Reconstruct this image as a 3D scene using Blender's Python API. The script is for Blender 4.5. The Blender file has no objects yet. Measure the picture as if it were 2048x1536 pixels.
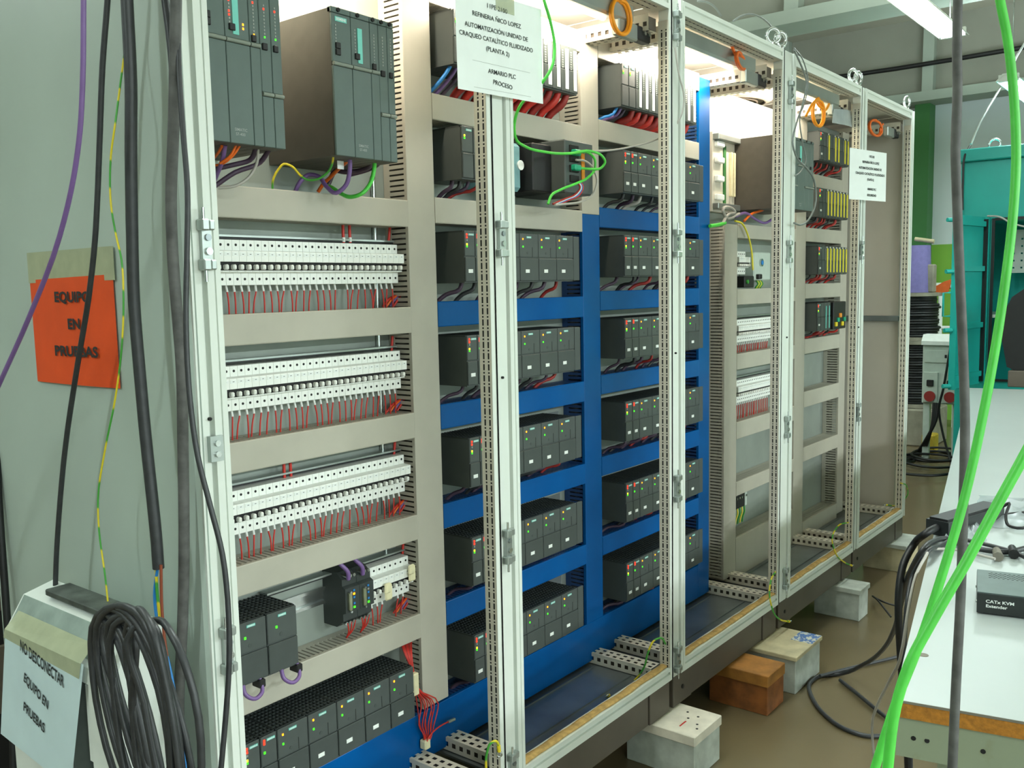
import bpy, math, random
from mathutils import Vector, Matrix
random.seed(7)
SC = bpy.context.scene
COL = SC.collection
# ------------------------------------------------------------------ camera
CP = Vector((-0.83694, -1.31061, 1.19418)); YAW, PITCH, ROLL, FPX = map(float, (38.50486, -6.01139, -1.14187, 1848.867))
YAW, PITCH, ROLL = math.radians(YAW), math.radians(PITCH), math.radians(ROLL)
FW = Vector((math.cos(YAW)*math.cos(PITCH), math.sin(YAW)*math.cos(PITCH), math.sin(PITCH)))
_r = Vector((math.sin(YAW), -math.cos(YAW), 0)); _u = _r.cross(FW)
RT = _r*math.cos(ROLL)+_u*math.sin(ROLL); UP = -_r*math.sin(ROLL)+_u*math.cos(ROLL)
cam_d = bpy.data.cameras.new('camera'); cam = bpy.data.objects.new('camera', cam_d); COL.objects.link(cam)
cam_d.sensor_width = 36; cam_d.lens = FPX/2048*36; cam_d.clip_start = .02; cam_d.clip_end = 60
cam.matrix_world = Matrix(((RT.x, UP.x, -FW.x, CP.x), (RT.y, UP.y, -FW.y, CP.y), (RT.z, UP.z, -FW.z, CP.z), (0, 0, 0, 1)))
SC.camera = cam
# ------------------------------------------------------------------ light and exposure
w = bpy.data.worlds.new('hall_air'); SC.world = w; w.use_nodes = True
w.node_tree.nodes['Background'].inputs[0].default_value = (.60, .72, .66, 1)
w.node_tree.nodes['Background'].inputs[1].default_value = .05
vs = SC.view_settings
vs.view_transform = 'Standard'; vs.look = 'None'; vs.gamma = 1; vs.use_curve_mapping = False
vs.exposure = 0.0
HALL_LAMP_W, CAB_LAMP_W = 33.5, 10.0
HALL_COL, CAB_COL = (.89, 1.0, 1.0), (1.0, .88, .72)
FLOOR = -.24
def area_lamp(name, loc, sx, sy, watt, col, rot=(0, 0, 0), parent=None):
    d = bpy.data.lights.new(name, 'AREA'); d.shape = 'RECTANGLE'; d.size = sx; d.size_y = sy; d.energy = watt; d.color = col
    o = bpy.data.objects.new(name, d); COL.objects.link(o); o.location = loc; o.rotation_euler = rot
    if parent: o.parent = parent; o.location = Vector(loc)-wloc(parent)
    return o
# ------------------------------------------------------------------ helpers
def ray(x, y): return FW+RT*((x-1024)/FPX)-UP*((y-768)/FPX)
def at(x, y, ax, v):
    d = ray(x, y); i = 'xyz'.index(ax); return CP+d*((v-CP[i])/d[i])
def atd(x, y, dep): return CP+ray(x, y)*dep
def srgb(c):
    return tuple(((v/255)/12.92 if v/255 <= .04045 else ((v/255+.055)/1.055)**2.4) for v in c)
MATS = {}
def mat(name, c, rough=.5, metal=0., var=.06, scale=30., bump=0., bscale=200., coat=0., emit=0., spec=None, alpha=None, trans=0., c2=None, thr=None):
    m = bpy.data.materials.new(name); m.use_nodes = True; nt = m.node_tree; b = nt.nodes['Principled BSDF']
    col = srgb(c)
    b.inputs['Roughness'].default_value = rough; b.inputs['Metallic'].default_value = metal
    if coat: b.inputs['Coat Weight'].default_value = coat; b.inputs['Coat Roughness'].default_value = .12
    if trans: b.inputs['Transmission Weight'].default_value = trans
    if alpha is not None: b.inputs['Alpha'].default_value = alpha
    if spec is not None: b.inputs['Specular IOR Level'].default_value = spec
    tc = nt.nodes.new('ShaderNodeTexCoord')
    n = nt.nodes.new('ShaderNodeTexNoise'); n.inputs['Scale'].default_value = scale; n.inputs['Detail'].default_value = 5
    nt.links.new(tc.outputs['Object'], n.inputs['Vector'])
    r = nt.nodes.new('ShaderNodeValToRGB')
    k = srgb(c2) if c2 else tuple(max(0, v*(1-var*2)) for v in col)
    k1 = col if c2 else tuple(min(1, v*(1+var)) for v in col)
    lo, hi = thr if thr else (.3, .7)
    r.color_ramp.elements[0].position = lo; r.color_ramp.elements[1].position = hi
    r.color_ramp.elements[0].color = (*k, 1); r.color_ramp.elements[1].color = (*k1, 1)
    nt.links.new(n.outputs['Fac'], r.inputs['Fac']); nt.links.new(r.outputs['Color'], b.inputs['Base Color'])
    if bump:
        n2 = nt.nodes.new('ShaderNodeTexNoise'); n2.inputs['Scale'].default_value = bscale; nt.links.new(tc.outputs['Object'], n2.inputs['Vector'])
        bp = nt.nodes.new('ShaderNodeBump'); bp.inputs['Strength'].default_value = bump; bp.inputs['Distance'].default_value = .002
        nt.links.new(n2.outputs['Fac'], bp.inputs['Height']); nt.links.new(bp.outputs['Normal'], b.inputs['Normal'])
    if emit:
        b.inputs['Emission Color'].default_value = (*col, 1); b.inputs['Emission Strength'].default_value = emit
    MATS[name] = m; return m
M = MATS
mat('frame', (222, 228, 220), .38, var=.02, scale=8)
mat('frame_inner', (214, 208, 192), .45, var=.03)
mat('side_paint', (178, 192, 182), .42, var=.04, scale=3)
mat('end_paint', (196, 190, 178), .5, var=.04, scale=4)
mat('roof_paint', (226, 222, 210), .5, var=.02)
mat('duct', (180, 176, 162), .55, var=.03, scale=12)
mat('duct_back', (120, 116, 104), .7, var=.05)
mat('film', (0, 84, 152), .26, var=.12, scale=4, spec=.22)
mat('film_duct', (24, 60, 110), .5, var=.08)
mat('zinc', (176, 184, 180), .34, .75, var=.10, scale=6, bump=.02)
mat('zinc_dark', (150, 158, 160), .30, .85, var=.18, scale=5, bump=.03)
mat('plate_zinc', (150, 158, 150), .55, .3, var=.08, scale=5)
mat('steel', (200, 206, 204), .22, .95, var=.04)
mat('plc', (72, 79, 77), .5, var=.04, bump=.04, bscale=900)
mat('plc400', (88, 104, 99), .5, var=.03, bump=.04, bscale=900)
mat('plc_side', (82, 78, 70), .55, .2, var=.05, bump=.04, bscale=900)
mat('plc_door', (66, 73, 71), .48, var=.04)
mat('grille', (52, 58, 57), .5, var=.03)
mat('black', (22, 23, 24), .5, var=.1)
mat('dark_metal', (70, 66, 60), .45, .3, var=.12, scale=6)
mat('teal_tag', (118, 205, 192), .45, var=.02)
mat('strip_white', (226, 240, 226), .5, var=.03)
mat('strip_green', (168, 224, 196), .5, var=.05)
mat('white', (236, 240, 236), .45, var=.02)
mat('paper', (240, 246, 244), .7, var=.015, scale=20)
mat('paper_blue', (205, 226, 230), .7, var=.03, scale=10)
mat('paper_orange', (230, 80, 18), .7, var=.04, scale=14)
mat('ink', (38, 44, 44), .8, var=.05)
mat('tape', (186, 192, 158), .45, var=.06, alpha=.8)
mat('tape_clear', (205, 212, 180), .3, var=.03, alpha=.45)
mat('breaker', (240, 242, 236), .4, var=.015)
mat('breaker_shade', (206, 210, 206), .45, var=.03)
mat('hole', (14, 14, 14), .7, var=.05)  # near-black; also paints the shade inside the hollow flanges
mat('led_red', (255, 40, 20), .4, emit=4.0)
mat('led_green', (60, 240, 30), .4, emit=2.2)
mat('led_amber', (255, 150, 20), .4, emit=3.0)
mat('led_yellow', (255, 220, 40), .4, emit=3.0)
mat('led_off', (150, 156, 150), .4)
mat('red_wire', (206, 50, 40), .45, var=.06)
mat('red_dark', (160, 42, 36), .5, var=.12)
mat('sleeve', (238, 240, 236), .5)
mat('black_cable', (52, 54, 56), .42, var=.12, scale=60)
mat('grey_rubber', (88, 88, 86), .6, var=.2, scale=50)
mat('purple', (122, 92, 150), .4, var=.06)
mat('purple_dark', (74, 56, 76), .5, var=.14)
mat('brown_wire', (140, 70, 46), .45, var=.06)
mat('blue_wire', (40, 130, 205), .45, var=.05)
mat('green_cable', (84, 208, 74), .4, var=.08, scale=40)
mat('green_dark', (50, 150, 52), .45, var=.06)
mat('orange_cable', (240, 110, 30), .4, var=.06)
mat('orange_hot', (255, 158, 20), .4, var=.06)
mat('grey_cable', (176, 172, 164), .45, var=.05)
mat('thin_grey', (112, 118, 114), .45, var=.05)
mat('yellow_strip', (226, 214, 60), .5, var=.05)
mat('yellow', (236, 210, 40), .45, var=.04)
mat('foam', (196, 160, 96), .85, var=.16, scale=60, bump=.5, bscale=120)
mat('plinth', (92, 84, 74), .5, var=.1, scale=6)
mat('floor_paint', (108, 96, 70), .24, var=.07, scale=1.6, bump=.03, bscale=30)
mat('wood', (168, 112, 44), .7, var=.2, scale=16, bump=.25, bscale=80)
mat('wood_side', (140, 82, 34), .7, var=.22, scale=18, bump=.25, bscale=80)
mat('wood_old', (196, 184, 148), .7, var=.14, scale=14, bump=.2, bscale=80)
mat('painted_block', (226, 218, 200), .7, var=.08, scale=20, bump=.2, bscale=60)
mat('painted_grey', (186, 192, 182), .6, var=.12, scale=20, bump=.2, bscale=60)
mat('table_top', (168, 176, 173), .35, var=.015, scale=6)
mat('chipboard', (178, 118, 36), .75, var=.16, scale=120, bump=.3, bscale=300)
mat('table_frame', (142, 152, 128), .55, var=.12, scale=12, c2=(120, 112, 58), thr=(.18, .42))
mat('teal', (22, 158, 148), .4, var=.05, scale=5)
mat('teal_dark', (24, 112, 100), .5, var=.06)
mat('wall_white', (208, 218, 220), .7, var=.03, scale=1.2)
mat('wall_green', (124, 178, 62), .6, var=.07, scale=1.2)
mat('pillar_green', (52, 116, 56), .5, var=.06, scale=2)
mat('concrete', (150, 156, 146), .8, var=.06, scale=2)
mat('ceiling', (176, 176, 160), .85, var=.05, scale=1.)
mat('beam', (160, 172, 160), .6, var=.06, scale=2)
mat('beam_dark', (140, 142, 130), .7, var=.06, scale=2)
mat('tube_light', (235, 255, 248), .3, emit=14.0)
mat('cab_tube', (255, 236, 205), .3, emit=5.0)
mat('clear_blue', (150, 200, 205), .15, var=.1, alpha=.55)
mat('device_blue', (60, 122, 140), .4, var=.1, scale=60)
mat('port_green', (20, 160, 120), .4, var=.05)
mat('orange_tag', (240, 150, 40), .5)
mat('kvm_top', (96, 112, 110), .5, .2, var=.04, bump=.05, bscale=800)
mat('kvm_front', (36, 40, 40), .4, var=.05)
mat('case_white', (226, 232, 226), .4, var=.04, scale=12)
mat('case_plate', (160, 176, 168), .45, .3, var=.14, scale=20)
mat('plate_worn', (96, 104, 98), .5, .3, var=.3, scale=26)
mat('brass', (170, 176, 150), .35, .8, var=.1)
mat('drum_wood', (150, 146, 130), .75, var=.15, scale=10)
mat('cable_black', (36, 38, 40), .5, var=.2, scale=80)
mat('lilac', (120, 112, 170), .5, var=.06)
mat('red_socket', (150, 44, 40), .45, var=.05)
mat('panel_grey', (190, 202, 192), .5, var=.03)
mat('yellow_box', (196, 168, 52), .6, var=.12, scale=18)
mat('cream', (232, 224, 184), .6, var=.06, scale=60)
mat('orange_saw', (226, 104, 40), .5, var=.06)

mat('bar_grey', (132, 140, 130), .5, var=.03)
mat('grip_grey', (104, 114, 108), .5, var=.08)
mat('sticker_blue', (70, 110, 170), .6, c2=(206, 206, 190), thr=(.42, .52), scale=90)
mat('bag', (196, 206, 208), .25, var=.08, scale=14, alpha=.6)
def mat_bands(name, c1, c2, scale):
    m = mat(name, c1, .45); nt = m.node_tree; b = nt.nodes['Principled BSDF']
    tc = nt.nodes.new('ShaderNodeTexCoord'); wv = nt.nodes.new('ShaderNodeTexWave'); wv.bands_direction = 'DIAGONAL'; wv.inputs['Scale'].default_value = scale; wv.inputs['Distortion'].default_value = 2.0
    r = nt.nodes.new('ShaderNodeValToRGB'); r.color_ramp.elements[0].color = (*srgb(c1), 1); r.color_ramp.elements[1].color = (*srgb(c2), 1)
    r.color_ramp.elements[0].position = .42; r.color_ramp.elements[1].position = .58
    nt.links.new(tc.outputs['Object'], wv.inputs['Vector']); nt.links.new(wv.outputs['Fac'], r.inputs['Fac']); nt.links.new(r.outputs['Color'], b.inputs['Base Color'])
mat_bands('earth', (226, 206, 44), (70, 160, 60), 9.0)
WL = {}
def wloc(o):
    return WL[o.name] if o and o.name in WL else Vector((0, 0, 0))
def finish(o, loc, parent):
    COL.objects.link(o); loc = Vector(loc)
    if parent: o.parent = parent; o.location = loc-wloc(parent)
    else: o.location = loc
    WL[o.name] = loc; return o
def tag(o, label=None, cat=None, group=None, kind=None):
    if label: o['label'] = label
    if cat: o['category'] = cat
    if group: o['group'] = group
    if kind: o['kind'] = kind
    return o
def thing(name, loc, label, cat, group=None):
    o = bpy.data.objects.new(name, None); o.empty_display_size = .05
    finish(o, loc, None); return tag(o, label, cat, group)
class MB:
    def __init__(s): s.v = []; s.f = []; s.sm = []
    def add(s, vs, fs, smooth=False):
        b = len(s.v); s.v += [tuple(p) for p in vs]
        for f in fs: s.f.append(tuple(i+b for i in f)); s.sm.append(smooth)
        return s
    def box(s, x0, x1, y0, y1, z0, z1):
        return s.add([(x0, y0, z0), (x1, y0, z0), (x1, y1, z0), (x0, y1, z0), (x0, y0, z1), (x1, y0, z1), (x1, y1, z1), (x0, y1, z1)],
                     [(0, 3, 2, 1), (4, 5, 6, 7), (0, 1, 5, 4), (1, 2, 6, 5), (2, 3, 7, 6), (3, 0, 4, 7)])
    def bev(s, x0, x1, y0, y1, z0, z1, b=.002):
        # box with all its edges chamfered
        vs, key = [], {}
        for i, x in enumerate((x0, x1)):
            for j, y in enumerate((y0, y1)):
                for k, z in enumerate((z0, z1)):
                    sx, sy, sz = (1, -1)[i], (1, -1)[j], (1, -1)[k]
                    for a in range(3):
                        p = [x+sx*b*(a != 0), y+sy*b*(a != 1), z+sz*b*(a != 2)]
                        key[(i, j, k, a)] = len(vs); vs.append(p)
        K = key; fs = []
        for i in (0, 1): fs.append([K[(i, 0, 0, 0)], K[(i, 1, 0, 0)], K[(i, 1, 1, 0)], K[(i, 0, 1, 0)]][::(-1 if i == 0 else 1)])
        for j in (0, 1): fs.append([K[(0, j, 0, 1)], K[(1, j, 0, 1)], K[(1, j, 1, 1)], K[(0, j, 1, 1)]][::(1 if j == 0 else -1)])
        for k in (0, 1): fs.append([K[(0, 0, k, 2)], K[(1, 0, k, 2)], K[(1, 1, k, 2)], K[(0, 1, k, 2)]][::(-1 if k == 0 else 1)])
        for i in (0, 1):
            for j in (0, 1): fs.append([K[(i, j, 0, 0)], K[(i, j, 1, 0)], K[(i, j, 1, 1)], K[(i, j, 0, 1)]][::(-1 if i == j else 1)])
        for i in (0, 1):
            for k in (0, 1): fs.append([K[(i, 0, k, 0)], K[(i, 1, k, 0)], K[(i, 1, k, 2)], K[(i, 0, k, 2)]][::(1 if i == k else -1)])
        for j in (0, 1):
            for k in (0, 1): fs.append([K[(0, j, k, 1)], K[(1, j, k, 1)], K[(1, j, k, 2)], K[(0, j, k, 2)]][::(-1 if j == k else 1)])
        for i in (0, 1):
            for j in (0, 1):
                for k in (0, 1): fs.append([K[(i, j, k, 0)], K[(i, j, k, 1)], K[(i, j, k, 2)]][::(1 if (i+j+k) % 2 == 0 else -1)])
        return s.add(vs, fs)
    def quad(s, a, b, c, d): return s.add([a, b, c, d], [(0, 1, 2, 3)])
    def prism(s, poly, axis, a0, a1):
        # poly: list of 2D points; axis the extrusion axis
        n = len(poly)
        def P(p, a): return {'x': (a, p[0], p[1]), 'y': (p[0], a, p[1]), 'z': (p[0], p[1], a)}[axis]
        vs = [P(p, a0) for p in poly]+[P(p, a1) for p in poly]
        return s.add(vs, [tuple(range(n))[::-1], tuple(range(n, 2*n))]+[(i, (i+1) % n, n+(i+1) % n, n+i) for i in range(n)])
    def cyl(s, a, b, r, n=12, r2=None, cap=True):
        a, b = Vector(a), Vector(b); d = (b-a).normalized(); u = d.orthogonal().normalized(); w_ = d.cross(u)
        r2 = r if r2 is None else r2; vs = []
        for k in range(n):
            c, s_ = math.cos(2*math.pi*k/n), math.sin(2*math.pi*k/n)
            vs.append(a+(u*c+w_*s_)*r)
        for k in range(n):
            c, s_ = math.cos(2*math.pi*k/n), math.sin(2*math.pi*k/n)
            vs.append(b+(u*c+w_*s_)*r2)
        s.add(vs, [(k, (k+1) % n, n+(k+1) % n, n+k) for k in range(n)], True)
        if cap: s.add(vs, [tuple(range(n))[::-1], tuple(range(n, 2*n))])
        return s
    def tube(s, pts, r, n=8, sub=4, closed=False):
        P = [Vector(p) for p in pts]
        if sub > 1: P = spline(P, sub, closed)
        m = len(P); T = []
        for i in range(m):
            if closed: t = P[(i+1) % m]-P[i-1]
            else: t = P[min(i+1, m-1)]-P[max(i-1, 0)]
            T.append(t.normalized())
        u = T[0].orthogonal().normalized(); vs = []
        for i in range(m):
            u = (u-T[i]*u.dot(T[i])).normalized(); w_ = T[i].cross(u)
            rr = r(i/(m-1)) if callable(r) else r
            for k in range(n):
                a = 2*math.pi*k/n; vs.append(P[i]+(u*math.cos(a)+w_*math.sin(a))*rr)
        fs = []
        for i in range(m if closed else m-1):
            j = (i+1) % m
            for k in range(n): fs.append((i*n+k, i*n+(k+1) % n, j*n+(k+1) % n, j*n+k))
        s.add(vs, fs, True)
        if not closed: s.add(vs[:n]+vs[-n:], [tuple(range(n))[::-1], tuple(range(n, 2*n))])
        return s
    def torus(s, c, axis, R, r, n=20, k=8):
        c = Vector(c); d = Vector(axis).normalized(); u = d.orthogonal().normalized(); w_ = d.cross(u)
        return s.tube([c+(u*math.cos(2*math.pi*i/n)+w_*math.sin(2*math.pi*i/n))*R for i in range(n)], r, k, 1, True)
    def pierced(s, o, du, dv, U, V, holes, t=None):
        # a flat sheet o + u*du + v*dv (0..U, 0..V) cut through by rectangular holes (u0,u1,v0,v1), given in rows that share u-bands
        o, du, dv = Vector(o), Vector(du), Vector(dv)
        cu = sorted({0, U}|{h[0] for h in holes}|{h[1] for h in holes}); cv = sorted({0, V}|{h[2] for h in holes}|{h[3] for h in holes})
        band = {}
        for h in holes: band.setdefault((h[0], h[1]), []).append((h[2], h[3]))
        for a, b in zip(cu, cu[1:]):
            hs = sorted(band.get((a, b), []))
            v = 0
            for h0, h1 in hs+[(V, V)]:
                if h0 > v+1e-7: s.quad(o+du*a+dv*v, o+du*b+dv*v, o+du*b+dv*h0, o+du*a+dv*h0)
                v = h1
        return s
    def build(s, name, m, parent=None, origin=None):
        me = bpy.data.meshes.new(name)
        xs, ys, zs = zip(*s.v)
        if parent and origin is None: origin = wloc(parent)
        if origin is None: origin = ((min(xs)+max(xs))/2, (min(ys)+max(ys))/2, min(zs))
        ox, oy, oz = origin
        me.from_pydata([(x-ox, y-oy, z-oz) for x, y, z in s.v], [], s.f)
        me.polygons.foreach_set('use_smooth', s.sm)
        me.materials.append(M[m]); me.update()
        o = bpy.data.objects.new(name, me)
        return finish(o, origin, parent)
    def one(s, name, m, label, cat, group=None):
        return tag(s.build(name, m), label, cat, group)
    def struct(s, name, m): return tag(s.build(name, m), kind='structure')
def spline(P, sub, closed=False):
    out = []; m = len(P)
    for i in range(m if closed else m-1):
        if closed: p0, p1, p2, p3 = P[i-1], P[i], P[(i+1) % m], P[(i+2) % m]
        else: p0, p1, p2, p3 = P[max(i-1, 0)], P[i], P[i+1], P[min(i+2, m-1)]
        a, b, c = max((p1-p0).length, 1e-6), max((p2-p1).length, 1e-6), max((p3-p2).length, 1e-6)
        m1 = ((p1-p0)/a*b+(p2-p1)/b*a)/(a+b)*b if (p1-p0).length > 1e-6 else p2-p1
        m2 = ((p2-p1)/b*c+(p3-p2)/c*b)/(b+c)*b if (p3-p2).length > 1e-6 else p2-p1
        for k in range(sub):
            t = k/sub; out.append((2*t**3-3*t*t+1)*p1+(t**3-2*t*t+t)*m1+(3*t*t-2*t**3)*p2+(t**3-t*t)*m2)
    if not closed: out.append(P[-1])
    return out
def B(*a): return MB().box(*a)
def copy_tree(o, parent=None):
    c = o.copy(); COL.objects.link(c); c.parent = parent
    for ch in o.children: copy_tree(ch, c)
    return c
TXT = {}
def text_mesh(body, size, weight=0., spacing=1.):
    key = (body, size, weight, spacing)
    if key in TXT: return TXT[key]
    cu = bpy.data.curves.new('lettering', 'FONT'); cu.body = body; cu.size = size; cu.align_x = 'CENTER'; cu.align_y = 'CENTER'; cu.offset = weight
    cu.space_character = spacing; cu.resolution_u = 3
    o = bpy.data.objects.new('lettering', cu); COL.objects.link(o)
    me = bpy.data.meshes.new_from_object(o.evaluated_get(bpy.context.evaluated_depsgraph_get()))
    bpy.data.objects.remove(o); bpy.data.curves.remove(cu); TXT[key] = me; return me
def lettering(body, size, m, parent, loc, rot, weight=0., spacing=1., sx=1.):
    me = text_mesh(body, size, weight, spacing)
    if not me.materials: me.materials.append(M[m])
    o = bpy.data.objects.new('lettering', me); COL.objects.link(o); o.parent = parent; o.location = loc; o.rotation_euler = rot; o.scale = (sx, 1, 1)
    return o
ORD = 'first second third fourth fifth sixth seventh eighth ninth tenth eleventh twelfth thirteenth fourteenth fifteenth sixteenth seventeenth eighteenth nineteenth twentieth'.split()
ORD += ['twenty-'+w_ for w_ in ORD[:9]]+['thirtieth', 'thirty-first', 'thirty-second']
# ================================================================== the hall
HX0, HX1, HY0, HY1, HZ = -5.0, 9.2, -8.0, 5.0, 3.7
B(HX0, HX1+2, HY0, HY1, FLOOR-.05, FLOOR).struct('floor', 'floor_paint')
B(HX0, HX1+.3, HY0, HY1, HZ, HZ+.1).struct('ceiling', 'ceiling')
B(HX1, HX1+.1, HY0, HY1, FLOOR, 1.53).struct('wall_far_lower', 'wall_green')
B(HX1+.004, HX1+.1, HY0, HY1, 1.53, HZ).struct('wall_far_upper', 'wall_white')
B(HX0-.1, HX0, HY0, HY1, FLOOR, HZ).struct('wall_near', 'concrete')
B(HX0, HX1, HY0-.1, HY0, FLOOR, HZ).struct('wall_front', 'wall_white')
B(HX0, HX1, HY1, HY1+.1, FLOOR, HZ).struct('wall_back', 'concrete')
def girder(n, x, z0):
    g = MB().box(x-.05, x+.05, HY0, HY1, z0+.09, HZ).build('trim_%d' % n, 'beam_dark'); tag(g, kind='structure')
    MB().box(x-.17, x+.17, HY0, HY1, z0, z0+.09).build('bottom_flange', 'beam', g)
    for y in (-3.2, -1.6, .2, 1.16, 2.6, 4.0):
        MB().prism([(x-.16, z0+.03), (x-.05, z0+.03), (x-.05, HZ), (x-.13, HZ)], 'y', y, y+.10).build('stiffener', 'beam', g)
    return g
girder(1, 5.6, 2.93); gB = girder(2, 9.0, 2.90); girder(3, 1.4, 2.93); girder(4, -2.6, 2.93)
MB().tube([(8.83, y, 3.26+.02*math.sin(y*3)) for y in (-4.8, -3, -1.5, 0, 1.5, 3, 4.8)], .022, 8, 3).build('conduit_pipe', 'black', gB)
for k, (a, b_) in enumerate(((1.22, 1.36), (-.42, -.26), (3.0, 3.2))):
    B(HX1-.20, HX1, a, b_, FLOOR, 2.92).struct('trim_%d' % (5+k), 'pillar_green')
for k, (a, b_) in enumerate(((-.18, -.06), (-.02, .02))):
    B(HX1-.06, HX1, a, b_, 1.6, 2.9).struct('trim_%d' % (8+k), 'concrete')
# fluorescent lamps of the hall, in rows that run along the cabinets
def hall_lamp(x0, y, z, label, L=1.5, lit=1.0, spill=1.8):
    t = thing('fluorescent_lamp', (x0+L/2, y, z), label, 'lamp', 'fluorescent lamps of the hall')
    MB().prism([(y-.075, z+.005), (y-.035, z+.05), (y+.035, z+.05), (y+.075, z+.005), (y+.07, z+.004), (y+.03, z+.042), (y-.03, z+.042), (y-.07, z+.004)], 'x', x0, x0+L).build('reflector', 'white', t)
    for s in (-1, 1):
        MB().cyl((x0+.03, y+s*.032, z+.016), (x0+L-.03, y+s*.032, z+.016), .014, 12).build('tube', 'tube_light', t)
    for xx in (x0+.005, x0+L-.03):
        MB().box(xx, xx+.024, y-.06, y+.06, z, z+.045).build('end_cap', 'white', t)
    for xx in (x0+.1, x0+L-.1):
        MB().cyl((xx, y, z+.05), (xx, y, HZ), .004, 6).build('suspension_rod', 'steel', t)
    area_lamp('lamp_glow', (x0+L/2, y, z-.004), L-.08, .11, HALL_LAMP_W*lit, HALL_COL, parent=t)
    area_lamp('lamp_spill', (x0+L/2, y, z+.056), L-.08, .06, HALL_LAMP_W*spill, HALL_COL, (math.pi, 0, 0), parent=t)
for x0, l in ((3.16, 'bright fluorescent lamp hanging above the tall open cabinets'), (6.08, 'far fluorescent lamp hanging above the teal cabinet'),
              (.24, 'fluorescent lamp hanging over the middle of the cabinet row'), (-2.9, 'fluorescent lamp hanging beyond the left end of the cabinet row')):
    hall_lamp(x0, -.01, 2.47, l, lit=.7)
for j, y in enumerate((-6.0, 2.7)):
    for i, x0 in enumerate((-.9, 2.1, 5.1, -3.9)):
        hall_lamp(x0, y, 2.60, '%s fluorescent lamp of the row %s the cabinets' % (ORD[i], ('set unseen in front of', 'behind')[j]), lit=8.6 if j == 0 else .6)  # front row lies out of view, overpowered to brighten the cabinet fronts
# ================================================================== the cabinet row
PXS = [(0.0, .056), (.740, .834), (1.549, 1.645), (2.360, 2.486), (3.194, 3.282), (3.940, 3.992)]
SEAM = [0.0]+[a+.019 for a, b_ in PXS[1:5]]+[3.992]
DEP, HT = .78, 2.0
BAYN = ['first cabinet bay, with the big side panel', 'second cabinet bay, bearing the big white sheet',
        'third cabinet bay, in the middle of the row', 'fourth cabinet bay of the row', 'last cabinet bay, at the far end']
def slots(n, pitch, v0, v1, l=.014, off=.004, small=True):
    h = []
    for i in range(n):
        a = off+i*pitch
        for p, q in zip(v0, v1): h.append((a, a+l, p, q))
        if small:
            for p, q in zip(v0, v1): h.append((a+l+.0035, a+l+.0075, p, q))
    return h
def hinge(par, x, z, w=.026, h=.075, y=-.001):
    g = MB().box(x-w*.35, x+w*.35, y-.004, y+.004, z-h*.35, z+h*.35).build('hinge_bracket', 'zinc', par)
    for s in (-1, 1):
        m = MB().bev(x-w*.55, x+w*.02, y-.014, y+.004, z+s*h*.42-.009, z+s*h*.42+.009, .002)
        m.bev(x+w*.1, x+w*.55, y-.010, y+.004, z+s*h*.42-.008, z+s*h*.42+.008, .002); m.build('clamp', 'zinc', g)
        MB().cyl((x-w*.3, y-.008, z+s*h*.42), (x-w*.3, y-.008, z+s*h*.78), .0028, 8).build('pin', 'steel', g)
    MB().cyl((x+.002, y-.008, z-.010), (x+.002, y, z-.010), .0062, 14).build('screw', 'steel', g)
    MB().cyl((x+.002, y-.007, z+.012), (x+.002, y, z+.012), .0055, 14).build('screw', 'zinc_dark', g)
def eyebolt(par, x, y, ang=0):
    g = MB().torus((x, y, HT+.045), (math.cos(ang), math.sin(ang), 0), .024, .0065).build('eyebolt', 'steel', par)
    MB().cyl((x, y, HT-.002), (x, y, HT+.022), .011, 12, .008).build('collar', 'steel', g)
BAY = []
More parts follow.
